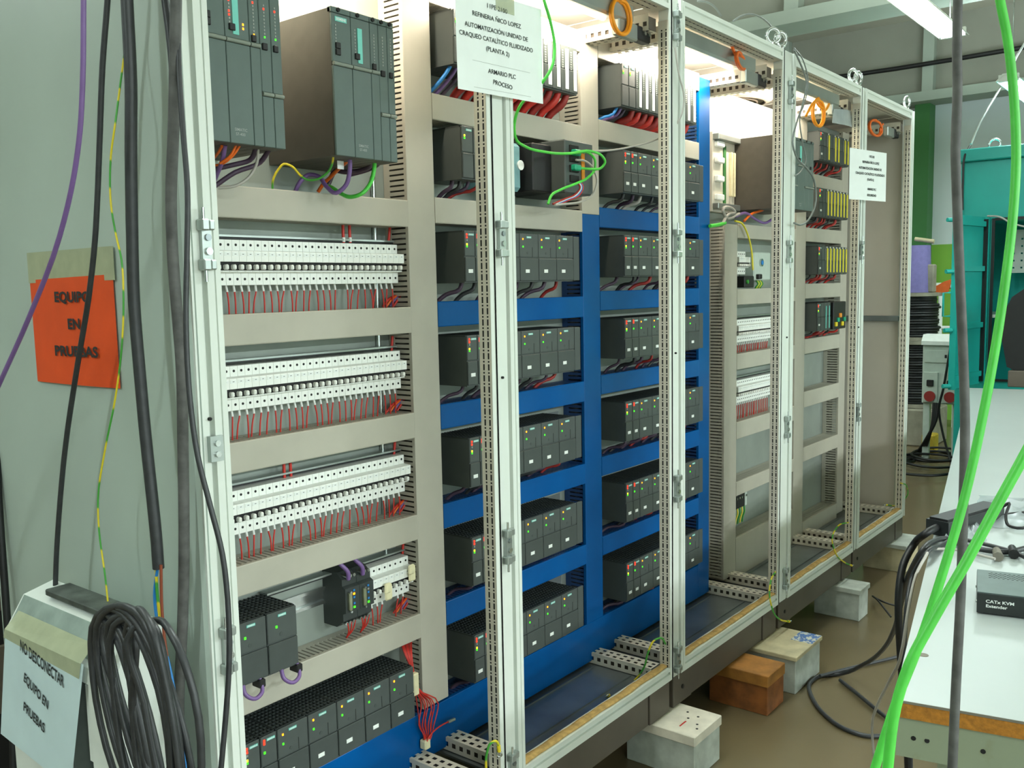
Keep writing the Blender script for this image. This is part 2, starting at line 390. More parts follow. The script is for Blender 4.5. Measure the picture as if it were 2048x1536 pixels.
for k in range(5):
    L, R = SEAM[k], SEAM[k+1]; e = PXS[k][1]; a = PXS[k+1][0]
    t = thing('enclosure_frame', ((L+R)/2, DEP/2, -.1), 'light grey steel frame of the '+BAYN[k], 'cabinet', 'bays of the cabinet row'); BAY.append(t)
    # left front upright: flat face, groove, double ridge
    x = L+.0008
    MB().prism([(x, .0), (x, .034), (e, .034), (e, 0), (e-.010, 0), (e-.0105, .003), (e-.0125, .003), (e-.013, 0), (e-.026, 0), (e-.027, .013), (e-.033, .013), (e-.034, .004), (x+.007 if k == 0 else x, .004), (x+.006 if k == 0 else x, 0)][:], 'z', 0, HT).build('front_upright', 'frame', t)
    # right front upright: ridge, groove and pierced flange
    b_ = R-.0008 if k < 4 else R
    MB().prism([(a, .0), (a+.0025, .034), (a+.0045, .034), (a+.0045, .02), (b_, .02), (b_, .012), (a+.0135, .012), (a+.0125, 0)] if k < 4 else
               [(a, .0), (a+.0025, .034), (b_, .034), (b_, 0), (b_-.012, 0), (b_-.013, .010), (a+.020, .010), (a+.019, 0)], 'z', 0, HT).build('front_upright', 'frame', t)
    MB().pierced((a-.0012, 0, .03), (0, 0, 1), (0, 1, 0), 1.9, .034, slots(75, .025, (.006, .020), (.0105, .0245))).build('pierced_flange', 'frame_inner', t)
    MB().box(a-.0008, a-.0002, .003, .031, .03, 1.93).build('painted_flange_shade', 'hole', t)  # thin dark sheet painted as the shade inside the hollow upright
    for xx in (L+.004, R-.05):
        MB().box(xx, xx+.046, DEP-.05, DEP-.004, 0, HT).build('rear_upright', 'frame', t)
    # front rails
    MB().prism([(.0, 0), (.0, .020), (.006, .021), (.006, .028), (0, .029), (0, .040), (.040, .040), (.040, 0)], 'x', e, a).build('bottom_rail', 'frame', t)
    MB().prism([(0, 1.960), (0, 1.974), (.006, 1.976), (.006, 1.986), (0, 1.988), (0, HT), (.04, HT), (.04, 1.960)], 'x', e, a).build('top_rail', 'frame', t)
    n = int((a-e)/.025)-1
    MB().pierced((e, .006, 1.9585), (1, 0, 0), (0, 1, 0), a-e, .046, slots(n, .025, (.008, .030), (.0125, .0345))).build('pierced_flange', 'frame_inner', t)
    MB().box(e, a, .008, .050, 1.9590, 1.9596).build('painted_flange_shade', 'hole', t)  # dark liner paints the shade behind the top rail's slots
    # rails that run front to back, top and bottom, with square holes
    for xx, w_ in ((e-.012, .048), (a-.050, .050)):
        for z0, z1 in ((.012, .046), (1.900, 1.944)):
            m = MB(); hs = slots(28, .025, (.008, .030), (.018, .040), .012, .006, False)
            m.pierced((xx, .036, z1 if z0 < 1 else z0), (0, 1, 0), (1, 0, 0), DEP-.09, w_, hs)
            m.pierced((xx, .036, z0), (0, 1, 0), (0, 0, 1), DEP-.09, z1-z0, slots(28, .025, (.011,), (.023,), .012, .006, False))
            m.build('depth_rail', 'frame_inner', t)
            MB().box(xx+.008, xx+w_-.002, .04, DEP-.06, z0+.004, z1-.006).build('rail_shade_core', 'plinth', t)  # dark core added as painted shade behind the rail's square holes
    MB().box(L+.05, R-.05, DEP-.04, DEP-.005, 0, .04).build('rear_rail', 'frame', t)
    MB().box(L+.05, R-.05, DEP-.04, DEP-.005, 1.96, HT).build('rear_rail', 'frame', t)
    MB().box(L+.004, R-.004, .045, DEP, 1.982, 1.990).build('roof_panel', 'roof_paint', t)
    MB().box(L+.01, R-.01, DEP, DEP+.012, .01, 1.99).build('rear_panel', 'roof_paint', t)
    MB().box(L+.05, R-.05, .040, DEP-.05, .004, .010).build('base_tray', 'zinc_dark', t)
    for q in range(3):
        y = .10+q*.13
        MB().box(e+.02, a-.06, y, y+.004, .010, .014).build('tray_fold', 'zinc_dark', t)
    # lifting eyes
    for xx in (L+.035, R-.03):
        eyebolt(t, xx, .030, .5+.2*k)
    # foam seal along the bottom rail and the plinth
    pts = [(xx, .020+random.uniform(-.002, .002), .043+random.uniform(-.001, .002)) for xx in [e+(a-e)*i/16 for i in range(17)]]
    m = MB().tube(pts, lambda q: .0135+.0008*math.sin(q*37), 8, 3); m.v = [(x, y, .041+(z-.041)*.42) for x, y, z in m.v]; m.build('foam_seal', 'foam', t)
    for j, (xa, xb) in enumerate(((L+.012, L+.13), (L+.132, R-.132), (R-.13, R-.012))):
        MB().bev(xa, xb, .010 if j == 1 else .006, .05, -.1, -.001, .002).build('plinth_panel', 'plinth', t)
    MB().box(L+.02, R-.02, DEP-.05, DEP-.01, -.1, -.001).build('plinth_panel', 'plinth', t)
    MB().cyl((L+.07, .003, -.05), (L+.07, .008, -.05), .007, 12).build('plug', 'black', t)
    MB().cyl((e-.055 if k else .022, -.0006, .99), (e-.055 if k else .022, .004, .99), .003, 10).build('screw_hole', 'hole', t)
MB().prism([(0.006, -.002), (-.004, .012), (-.004, DEP+.01), (.010, DEP+.01), (.010, .06), (.004, .06), (.004, .014), (.008, .004)], 'z', .012, HT-.012).build('side_panel', 'side_paint', BAY[0])
MB().box(3.975, 3.99, .05, DEP, .02, HT-.02).build('side_panel', 'end_paint', BAY[4])
MB().bev(3.945, 3.975, .04, DEP-.05, .985, 1.012, .003).build('cross_bar', 'zinc_dark', BAY[4])
for k, zs in ((0, (1.27, .60)), (1, (1.30, .60, .06)), (2, (1.92, 1.31, .585, .055)), (3, (1.86, 1.30, .66, .085)), (4, (1.32, .62))):
    for z in zs: hinge(BAY[k], PXS[k][1]-.052 if k else .030, z, .030 if k else .024)
g0 = MB().box(.016, .040, -.006, .004, .920, .962).build('latch_plate', 'zinc', BAY[0])
for z in (.932, .950): MB().cyl((.028, -.010, z), (.028, -.005, z), .005, 12).build('screw', 'steel', g0)
# corner blocks of black plastic at the upper joints
for k in range(1, 6):
    a = PXS[k][0]
    m = MB().bev(a-.075, a-.004, .055, .085, 1.872, 1.912, .004); o = m.build('corner_block', 'black', BAY[k-1])
    for dx in (.02, .045): MB().cyl((a-dx, .048, 1.893), (a-dx, .056, 1.893), .006, 10).build('screw', 'steel', o)
    MB().bev(a-.17, a-.07, .058, .080, 1.868, 1.912, .003).build('rail_bracket', 'zinc', BAY[k-1])
# strip lamps behind the top rail of the first four bays
for k in range(4):
    L, R = PXS[k][1]+.04, PXS[k+1][0]-.10
    t = thing('cabinet_lamp', ((L+R)/2, .10, 1.905), 'grey strip lamp under the roof of the %s bay' % ORD[k], 'lamp', 'strip lamps in the cabinets')
    MB().prism([(.055, 1.954), (.055, 1.915), (.062, 1.908), (.125, 1.935), (.125, 1.954)], 'x', L, R).build('housing', 'zinc', t)
    MB().cyl((L+.02, .140, 1.938), (R-.02, .140, 1.938), .010, 12).build('tube', 'cab_tube', t)
    area_lamp('lamp_glow', ((L+R)/2, .152, 1.932), R-L-.04, .03, CAB_LAMP_W, CAB_COL, (math.radians(78), 0, 0), t)
# ------------------------------------------------------------------ mounting plates
YP, YD = .33, .25
tag(B(.05, 2.312, YP, YP+.003, .015, 1.935).build('mounting_plate', 'plate_zinc'), 'long galvanised mounting plate behind the blue and grey ducts', 'plate', 'mounting plates')
tag(B(2.43, 3.93, YP, YP+.003, .015, 1.93).build('mounting_plate', 'plate_zinc'), 'far galvanised mounting plate behind the all-grey ducts', 'plate', 'mounting plates')
# ------------------------------------------------------------------ slotted wiring ducts
def duct(axis, a0, a1, b0, b1, covers, label, pitch=.0125):
    f0 = covers[0][2]
    vert = axis == 'z'
    loc = ((b0+b1)/2, YP-.04, a0) if vert else ((a0+a1)/2, YP-.04, b0)
    t = thing('wiring_duct', loc, label, 'wiring duct', 'slotted wiring ducts')
    def bx(m, p0, p1, q0, q1, y0, y1):      # p along the duct, q across
        return m.box(q0, q1, y0, y1, p0, p1) if vert else m.box(p0, p1, y0, y1, q0, q1)
    m = MB(); n = int((a1-a0)/pitch)
    for q in (b0, b1-.0022):
        for i in range(n):
            p = a0+i*pitch+.002
            bx(m, p, p+pitch-.0042, q, q+.0022, YD+.006, YP-.020)
        bx(m, a0, a1, q, q+.0022, YP-.020, YP-.001); bx(m, a0, a1, q, q+.0022, YD+.003, YD+.008)
    m.build('slotted_side', 'duct' if not f0 else 'film_duct', t)
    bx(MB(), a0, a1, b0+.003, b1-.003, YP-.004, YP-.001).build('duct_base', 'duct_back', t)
    for c0, c1, film in covers:
        m = MB()
        if vert: m.prism([(b0-.001, YD+.010), (b0-.001, YD+.001), (b0+.001, YD), (b1-.001, YD), (b1+.001, YD+.001), (b1+.001, YD+.010), (b1, YD+.010), (b1, YD+.003), (b0, YD+.003), (b0, YD+.010)], 'z', c0, c1)
        else: m.prism([(YD+.010, b0-.001), (YD+.001, b0-.001), (YD, b0+.001), (YD, b1-.001), (YD+.001, b1+.001), (YD+.010, b1+.001), (YD+.010, b1), (YD+.003, b1), (YD+.003, b0), (YD+.010, b0)], 'x', c0, c1)
        c = m.build('cover', 'film' if film else 'duct', t)
        if film: c['label'] = 'cover still under blue protective film'
    return t
duct('z', .15, 1.93, .745, .836, [(.15, 1.93, 0)], 'wide grey upright duct right of the white breaker rows')
duct('z', .145, 1.405, 1.477, 1.568, [(.145, 1.405, 1)], 'blue upright duct between the two blue columns')
duct('z', 1.406, 1.93, 1.477, 1.568, [(1.406, 1.93, 0)], 'short grey upright duct above the blue one between the columns')
duct('z', .02, 1.92, 2.225, 2.308, [(.02, 1.92, 1)], 'blue upright duct at the right end of the first plate')
for (z, nm) in ((1.40, 'under the two tall PLC racks'), (1.150, 'below the top breaker row'), (.896, 'below the second breaker row'), (.645, 'below the third breaker row'), (.396, 'above the lowest PLC row on the left')):
    duct('x', .06, .743, z-.060, z, [(.06, .743, 0)], 'grey level duct '+nm)
for i, z in enumerate((1.66, 1.413, 1.160, .904, .651, .398)):
    duct('x', .838, 1.475, z-.060, z, [(.838, 1.475, i > 1)], '%s level duct, %s from the top, in the left PLC column' % ('blue' if i > 1 else 'grey', ORD[i+1]))
for i, z in enumerate((1.69, 1.428, 1.174, .914, .656, .400)):
    duct('x', 1.570, 2.223, z-.058, z, [(1.570, 2.223, i > 0)], '%s level duct, %s from the top, in the right PLC column' % ('blue' if i > 0 else 'grey', ORD[i+1]))
duct('x', .06, 2.222, .02, .143, [(.06, 2.222, 1)], 'broad blue duct along the foot of the first plate')
duct('x', .838, 1.475, 1.872, 1.93, [(.838, 1.475, 0)], 'grey level duct at the very top of the left PLC column')
duct('x', 1.570, 2.223, 1.872, 1.93, [(1.570, 2.223, 0)], 'grey level duct at the very top of the right PLC column')
duct('z', .03, 1.415, 2.437, 2.545, [(.03, 1.415, 0)], 'grey upright duct with open slots beside the blue upright duct')
duct('z', .03, 1.90, 3.143, 3.255, [(.03, 1.90, 0)], 'grey upright duct in the middle of the far plate')
duct('z', .03, 1.90, 3.715, 3.80, [(.03, 1.90, 0)], 'grey upright duct at the right end of the far plate')
for i, (a, b_) in enumerate(((1.366, 1.418), (1.107, 1.166), (.852, .912), (.575, .641), (.345, .400), (.007, .172))):
    duct('x', 2.547, 3.141, a, b_, [(2.547, 3.141, 0)], 'grey level duct, %s from the top, in the far breaker column' % ORD[i])
for i, (a, b_) in enumerate(((1.614, 1.672), (1.370, 1.430), (1.115, 1.180), (.865, .930), (.620, .690), (.369, .433), (.005, .083))):
    duct('x', 3.257, 3.713, a, b_, [(3.257, 3.713, 0)], 'grey level duct, %s from the top, in the farthest PLC column' % ORD[i])
# ================================================================== PLC modules (a prototype for each kind, copied with its parts)
PROTO = {}
def leds(par, x, zs, cols, y, s=.0017):
    for z, c in zip(zs, cols):
        MB().box(x-s*.8, x+s*.8, y-.001, y+.001, z-s, z+s).build('indicator_light', c, par)
def proto300(kind, w):
    # front at y = 0, body runs back to y = .13
    t = bpy.data.objects.new('plc_module', None); t.empty_display_size = .03; COL.objects.link(t); WL[t.name] = Vector((0, 0, 0))
    g = .0006; h = .128
    b = MB().box(g, w-g, .0045, .128, 0, h-.004).box(g, w-g, .003, .006, .064, h-.003); b.build('body', 'plc', t)
    MB().bev(g+.0006, w-g-.0006, .0, .0045, .003, .0625, .0012).build('door', 'plc_door', t)
    MB().bev(g+.0006, w-g-.0006, .0012, .0045, .0655, h-.001, .001).build('face_panel', 'plc', t)
    m = MB(); n = max(3, int(w/.0095))
    for i in range(n+1):
        x = g+(w-2*g-.0016)*i/n; m.box(x, x+.0016, .008, .122, h-.0042, h)
    for j in range(9):
        y = .008+.0125*j; m.box(g, w-g, y, y+.0022, h-.0042, h-.0006)
    m.build('vent_grille', 'grille', t)
    if kind in ('im', 'im_red', 'im_plain', 'io', 'ps'):
        x0 = w*.36
        o = MB().box(x0, x0+.020, -.0002, .0012, h-.0125, h-.0075).build('name_plate', 'teal_tag', t)
        lettering('SIEMENS', .0046, 'white', o, (x0+.010, -.0004, h-.010), (math.pi/2, 0, 0), .0001)
    if kind == 'im': leds(t, w*.22, (.118, .111, .104, .094, .089), ('led_red', 'led_red', 'led_off', 'led_yellow', 'led_green'), .0008, .0022)
    if kind == 'im_red': leds(t, w*.22, (.118, .112, .093), ('led_red', 'led_red', 'led_green'), .0008, .0024)
    if kind == 'im_plain': leds(t, w*.22, (.104, .098), ('led_yellow', 'led_green'), .0008, .0022)
    if kind == 'io':
        leds(t, w*.17, (.113, .093), ('led_amber', 'led_green'), .0008, .0021)
        MB().cyl((w*.42, .0006, .077), (w*.42, .0014, .077), .0038, 14).build('seal_mark', 'plc_door', t)
        MB().box(w*.66, w*.675, .0006, .0016, .066, .092).build('groove', 'black', t)
    if kind == 'ps':
        leds(t, w*.30, (.096,), ('led_green',), .0008, .0024)
        MB().cyl((w*.45, .0006, .078), (w*.45, .0014, .078), .0045, 14).build('seal_mark', 'plc_door', t)
    if kind in ('im', 'im_red', 'io'):
        x0 = w*.28
        MB().bev(x0, x0+.017, -.0008, .0006, .024, .033, .0003).build('label_sticker', 'white', t)
    if kind in ('di', 'fd'):
        MB().box(w*.50, w*.86, -.0012, .0006, .010, .118).build('label_strip', 'strip_white' if kind == 'di' else 'yellow_strip', t)
        m = MB()
        for i in range(16): m.box(w*.16, w*.30, .0004, .0014, .014+i*.0064, .0175+i*.0064)
        m.build('contact_row', 'led_off', t)
    if kind == 'fd': MB().cyl((w*.5, -.0005, .122), (w*.5, .001, .122), .004, 10).build('cap', 'white', t)
    if kind == 'dt':
        MB().box(w*.40, w*.64, -.0012, .0006, .010, .112).build('label_strip', 'teal_tag', t)
    return t
def place(kind, w, loc, label, group, cat='PLC module'):
    key = (kind, round(w, 4))
    if key not in PROTO: o = PROTO[key] = proto300(kind, w)
    else: o = copy_tree(PROTO[key])
    o.location = loc; return tag(o, label, cat, group)
def end_flap(x, z, label):
    MB().bev(x, x+.028, .2015, .208, z+.002, z+.126, .001).one('end_cover', 'plc', label, 'cover', 'end covers of the PLC racks')
def rail300(x0, x1, z, label):
    t = thing('mounting_rail', ((x0+x1)/2, YP-.004, z+.02), label, 'rail', 'rails of the PLC racks')
    MB().bev(x0, x1, YP-.0022, YP-.0001, z+.006, z+.122, .0005).build('back_strip', 'zinc', t)
def looms(x0, x1, z0, z1, n, tone, where, rnd=None):
    # cables that leave a rack downwards and run into the duct below
    for i in range(n):
        x = x0+(x1-x0)*(i+.5)/n; d = random.uniform(-.06, -.01)
        y0 = random.uniform(.222, .25); m_ = tone[i % len(tone)]; r = random.uniform(.0042, .0062)
        gap = z0-z1
        pts = [(x, y0, z0+.006), (x+d*.15, y0+.004, z0-gap*.35), (x+d*.6, .272, z0-gap*.62), (x+d, .288, z1-.004), (x+d*1.1, .292, z1-.03)]
        MB().tube(pts, r, 6, 3).one('cable_loom', m_, 'bound cable loom, %s from left, under %s' % (ORD[i], where), 'cable', 'cable looms under the racks')
GA, GB = 'PLC modules of the left column', 'PLC modules of the right column'
ZR = (1.458, 1.206, .948, .690, .434, .177)      # undersides of the racks in the left column
ROWN = ('first', 'second', 'third', 'fourth', 'fifth', 'lowest')
DARKC = ('purple_dark', 'black_cable', 'purple_dark', 'red_dark')
# left column
for r, z in enumerate(ZR):
    where = '%s rack of the left PLC column' % ROWN[r]
    rail300(.87, 1.45 if r else 1.02, z, 'metal rail of the '+where)
    if r == 0: cells = [(.887, .042, 'im_plain'), (.929, .042, 'im_red')]
    else:
        cells = [(.887, .040, 'im'), (.927, .040, 'im_red'), (.967, .060, 'ps'), (1.027, .080, 'io'), (1.107, .083, 'io'), (1.190, .083, 'io'), (1.273, .083, 'io')]
    for i, (x, w_, kd) in enumerate(cells):
        if r and i == 2: kd = 'blank'
        place(kd, w_, (x, .2, z), 'dark grey PLC module, %s from left in %s' % (ORD[i], where), GA)
    if r: end_flap(1.358, z, 'dark grey end cover closing the '+where)
    looms(.892, 1.36 if r else .985, z, (1.413, 1.160, .904, .651, .398, .143)[r], 8 if r else 4, DARKC, where)
# right column
ZB = (1.474, 1.218, .962, .700, .440, .180)
for r, z in enumerate(ZB):
    where = '%s rack of the right PLC column' % ROWN[r]
    rail300(1.60, 2.20, z, 'metal rail of the '+where)
    cells = [(1.632, .042, 'im'), (1.674, .042, 'im_red'), (1.716, .083, 'io'), (1.799, .083, 'io'), (1.882, .083, 'io'), (1.965, .083, 'io'), (2.048, .083, 'io')]
    for i, (x, w_, kd) in enumerate(cells):
        place(kd, w_, (x, .2, z), 'dark grey PLC module, %s from left in %s' % (ORD[i], where), GB)
    end_flap(2.133, z, 'dark grey end cover closing the '+where)
    looms(1.640, 2.12, z, (1.428, 1.174, .914, .656, .400, .143)[r], 8, ('black_cable', 'purple_dark', 'grey_cable', 'black_cable') if r == 0 else DARKC, where)
# the two racks at the very top with pale label strips
for (x0, z, zd, n, where, grp, kinds) in ((.867, 1.727, 1.66, 13, 'topmost rack of the left PLC column', GA, ('im_plain', 'im_plain')), (1.624, 1.731, 1.69, 12, 'topmost rack of the right PLC column', GB, ('im_plain', 'im_plain'))):
    rail300(x0, x0+.54, z, 'metal rail of the '+where)
    for i in range(n):
        kd = kinds[i] if i < 2 else 'di'
        place(kd, .040, (x0+i*.040, .2, z), '%s PLC module, %s from left in %s' % ('plain grey' if i < 2 else 'pale-stripped', ORD[i], where), grp)
    for i in range(2, n):
        x = x0+i*.040+.02
        MB().tube([(x, .225, z+.004), (x-.008, .232, z-.02), (x-.022, .262, (z+zd)/2-.012), (x-.034, .285, zd-.012)], lambda q: .011-.004*abs(q-.5), 8, 3).one('cable_loom', 'red_wire' if i % 2 else 'red_dark', 'fat red wire bundle, %s from left, under %s' % (ORD[i-2], where), 'cable', 'red bundles under the top racks')
    for i, c in enumerate(('blue_wire', 'purple', 'purple_dark')):
        x = x0+.02+i*.022
        MB().tube([(x, .23, z+.004), (x-.01, .24, z-.018), (x-.03, .27, zd+.012), (x-.05, .285, zd-.01)], .005, 6, 3).one('cable', c, '%s cable under the %s' % (('thin blue', 'purple', 'dark purple')[i], where), 'cable')
# farthest column, modules with yellow strips
for r, z in enumerate((1.724, 1.477, 1.221, .966)):
    where = '%s rack of the farthest PLC column' % ORD[r]
    rail300(3.26, 3.71, z, 'metal rail of the '+where)
    n = 9 if r < 3 else 4
    for i in range(n):
        kd = 'im' if i == 0 else 'im_red' if i == 1 and r == 9 else 'fd' if i > 1 and r < 3 else ('dt' if i > 1 else 'blank')
        if r == 0 and i in (3, 6): kd = 'blank'
        place(kd, .040, (3.278+i*.042, .2, z), '%s PLC module, %s from left in %s' % ({'fd': 'yellow-stripped', 'dt': 'teal-stripped'}.get(kd, 'dark grey'), ORD[i], where), 'PLC modules of the farthest column')
    looms(3.29, 3.64, z, (1.672, 1.430, 1.180, .930)[r], 7, ('black_cable', 'red_dark', 'red_wire', 'red_dark'), where)
t = thing('relay_unit', (3.55, .26, .966), 'black relay unit with coloured plugs right of the teal-stripped modules', 'relay')
MB().bev(3.455, 3.62, .19, .328, .966, 1.094, .003).build('body', 'black', t)
for i in range(5):
    MB().bev(3.47+i*.028, 3.49+i*.028, .182, .192, .98+.02*(i % 3), 1.0+.02*(i % 3), .002).build('plug', ('yellow', 'port_green', 'orange_tag')[i % 3], t)
# lowest row of the first bay: one long PLC row with grilled tops
cells = [(.186, .0405, 'im'), (.2275, .0405, 'im_red')]+[(.269+i*.0795, .079, 'io') for i in range(5)]
rail300(.16, .69, .174, 'metal rail of the lowest PLC row in the first bay')
for i, (x, w_, kd) in enumerate(cells):
    place(kd, w_, (x, .2, .174), 'dark grey PLC module with grilled top, %s from left in lowest left row' % ORD[i], 'PLC modules of the first bay')
for i, (x, w_) in enumerate(((.182, .074), (.257, .075))):
    place('ps', w_, (x, .2, .421), 'dark grey power module with grilled top, %s from the left, above the lowest duct' % ORD[i], 'PLC modules of the first bay')
for i, x in enumerate((.225, .318)):
    z = .421
    MB().tube([(x-.028, .206, z+.004), (x-.03, .196, z-.014), (x-.012, .19, z-.028), (x+.008, .194, z-.022), (x+.012, .206, z+.002)], .0042, 8, 4).one('cable', 'purple', 'purple cable looped under the %s power module' % ORD[i], 'cable')
    MB().bev(x+.004, x+.02, .196, .222, z-.016, z+.001, .002).one('cable_plug', 'black', 'black plug under the %s power module' % ORD[i], 'plug')
# ------------------------------------------------------------------ tall racks
YF = .115
def tall_module(x0, x1, z0, z1, kind, lit, label, group='tall PLC modules'):
    t = thing('tall_plc_module', ((x0+x1)/2, YF+.1, z0), label, 'PLC module', group)
    w_ = x1-x0; g = .0005; H = z1-z0; zb = z0+H*(.62 if kind in ('ps', 'cpu', 'cm_high') else .33)
    MB().box(x0+g, x1-g, YF+.004, YP-.002, z0, z1-.002).build('body', 'plc_side', t)
    MB().bev(x0+g, x1-g, YF, YF+.006, zb+.004, z1-.012, .001).build('face_panel', 'plc400', t)
    MB().bev(x0+g, x1-g, YF-.001, YF+.006, z0, zb-.004, .001).build('door', 'plc400', t)
    MB().cyl((x0+.001, YF-.001, zb), (x1-.001, YF-.001, zb), .0038, 10).build('hinge_bar', 'bar_grey', t)
    o = MB().bev(x0+g, x1-g, YF, YF+.012, z1-.011, z1, .001).build('top_bar', 'plc400', t)
    MB().cyl((x0+w_*.35, YF-.003, z1-.005), (x0+w_*.35, YF+.002, z1-.005), .0042, 12).build('screw', 'hole', o)
    on = ('led_red', 'led_red', 'led_off', 'led_off', 'led_green', 'led_yellow')
    xl = x0+w_*(.2 if kind in ('ps', 'cpu') else .45); zt = z1-.035; nl = 10
    for i in range(nl):
        z = zt-i*.0062
        c = 'led_off'
        if lit:
            if kind == 'cpu' and i in (1, 4, 5): c = 'led_red'
            if kind == 'cpu' and i == 9: c = 'led_green'
            if kind == 'ps' and i in (2,): c = 'led_yellow'
            if kind == 'ps' and i in (6, 7): c = 'led_green'
            if kind == 'cm_high' and i == 0: c = 'led_red'
            if kind == 'cm_high' and i == 9: c = 'led_amber'
            if kind == 'cm_low' and i == 1: c = 'led_red'
            if kind == 'cm_low' and i == 9: c = 'led_green'
        MB().box(xl-.0014, xl+.0014, YF-.0008, YF+.001, z-.0017, z+.0017).build('indicator_light', c, t)
    if kind == 'cpu':
        MB().box(x0+w_*.32, x0+w_*.56, YF-.0015, YF+.001, z1-.098, z1-.030).build('label_strip', 'teal_tag', t)
        for i, c in enumerate(('led_amber', 'led_amber') if lit else ()):
            MB().box(x0+w_*.72, x0+w_*.78, YF-.0008, YF+.001, z1-.080-i*.007, z1-.076-i*.007).build('indicator_light', c, t)
        lettering('SIMATIC', .0072, 'led_off', t, (x0+w_*.45-wloc(t).x, YF-.0013-wloc(t).y, .024), (math.pi/2, 0, 0), .0001)
        lettering('S7-400', .0072, 'led_off', t, (x0+w_*.42-wloc(t).x, YF-.0013-wloc(t).y, .016), (math.pi/2, 0, 0), .0001)
    if kind == 'ps':
        o = MB().box(x0+w_*.18, x0+w_*.78, YF-.001, YF+.001, z1-.027, z1-.018).build('name_plate', 'teal_tag', t)
        lettering('SIEMENS', .0068, 'white', o, (x0+w_*.48-wloc(t).x, YF-.0013-wloc(t).y, z1-.0225-z0), (math.pi/2, 0, 0), .0002)
    for q in ((.030, .052) if kind == 'ps' else (.030,)):
        zz = (zb+.006+q*.55) if kind in ('ps', 'cpu') else z1-.098-(.01 if kind == 'cm_low' else 0)
        MB().bev(x0+w_*.16, x0+w_*(.40 if w_ > .03 else .6), YF-.004, YF+.002, zz-.006, zz+.006, .001).build('selector_switch', 'black', t)
    return t
RK = 'of the %s tall rack'
for i, (a, b_, kd) in enumerate(((.119, .168, 'ps'), (.168, .219, 'cpu'), (.219, .241, 'cm_high'), (.241, .266, 'cm_low'), (.266, .289, 'cm_low'))):
    tall_module(a, b_, 1.458, 1.745, kd, True, 'tall grey PLC module, %s from the left in the lit tall rack' % ORD[i])
for i, (a, b_, kd) in enumerate(((.412, .462, 'ps'), (.462, .513, 'cpu'), (.513, .536, 'cm_high'), (.536, .561, 'cm_low'), (.561, .581, 'cm_low'))):
    tall_module(a, b_, 1.460, 1.745, kd, False, 'tall grey PLC module, %s from the left in the unlit tall rack' % ORD[i])
for i, (a, b_, kd) in enumerate(((2.650, 2.70, 'ps'), (2.70, 2.75, 'cm_low'), (2.75, 2.80, 'cm_low'), (2.80, 2.875, 'cpu'), (2.875, 2.925, 'cm_low'), (2.925, 2.975, 'cm_low'))):
    tall_module(a, b_, 1.478, 1.758, kd, False, 'tall grey PLC module, %s from the left in the far tall rack' % ORD[i])
t = thing('rack_backplane', (2.56, .31, 1.47), 'bare rack backplane with cream connectors left of the far tall rack', 'rack')
MB().bev(2.455, 2.650, .312, .329, 1.465, 1.765, .002).build('back_panel', 'frame_inner', t)
for z in (1.475, 1.735): MB().bev(2.455, 2.650, .286, .312, z, z+.022, .002).build('guide_rail', 'zinc', t)
for x in (2.60, 2.625): MB().bev(x, x+.012, .300, .313, 1.53, 1.70, .002).build('connector', 'cream', t)
MB().box(2.545, 2.565, .308, .313, 1.50, 1.72).build('circuit_strip', 'pillar_green', t)
for z in (1.51, 1.58, 1.65, 1.71): MB().bev(2.47, 2.53, .296, .313, z, z+.022, .003).build('bracket', 'white', t)
# ================================================================== circuit breakers
BP = .0176
def breaker_proto():
    t = bpy.data.objects.new('circuit_breaker', None); t.empty_display_size = .02; COL.objects.link(t); WL[t.name] = Vector((0, 0, 0))
    g = .0003; w_ = BP
    # profile seen from the side (y, z): terminals, nose, label tier
    P = [(.062, .0), (.010, .0), (.010, .025), (-.004, .026), (-.004, .030), (.004, .031), (.004, .045), (-.012, .046), (-.012, .067), (.010, .069), (.010, .090), (.062, .090)]
    MB().prism(P, 'x', g, w_-g).build('body', 'breaker', t)
    MB().box(0, w_, -.0062, .0042, .0290, .0458).build('toggle_recess', 'hole', t)
    MB().bev(w_*.06, w_*.50, -.017, .002, .0300, .0405, .0022).build('toggle', 'breaker', t)
    for z in (.012, .080):
        MB().cyl((w_*.5, .0094, z), (w_*.5, .0106, z), .0027, 10).build('terminal_screw', 'hole', t)
    MB().box(w_*.12, w_*.88, -.0128, -.0116, .057, .0645).build('label_plate', 'white', t)
    MB().box(w_*.40, w_*.62, -.0131, -.0126, .0602, .0612).build('rating_mark', 'ink', t)
    return t
BRK = breaker_proto(); BRK_USED = [False]
def breaker(x, z, label, group, y=.267):
    o = copy_tree(BRK) if BRK_USED[0] else BRK
    BRK_USED[0] = True; o.location = (x, y, z); return tag(o, label, 'circuit breaker', group)
def red_wire(x, z0, z1, label, lean, gap=.0):
    t = thing('red_wire', (x, .292, z1), label, 'wire', 'red wires under the breakers')
    MB().tube([(x, .292, z0+.004), (x+lean*.1, .289, z0-.014), (x+lean*.6, .289, (z0+z1)/2), (x+lean, .291, z1-.006)], .0017, 6, 3).build('insulation', 'red_wire', t)
    MB().cyl((x, .292, z0), (x+lean*.12, .289, z0-.0135), .0026, 8).build('marker_sleeve', 'sleeve', t)
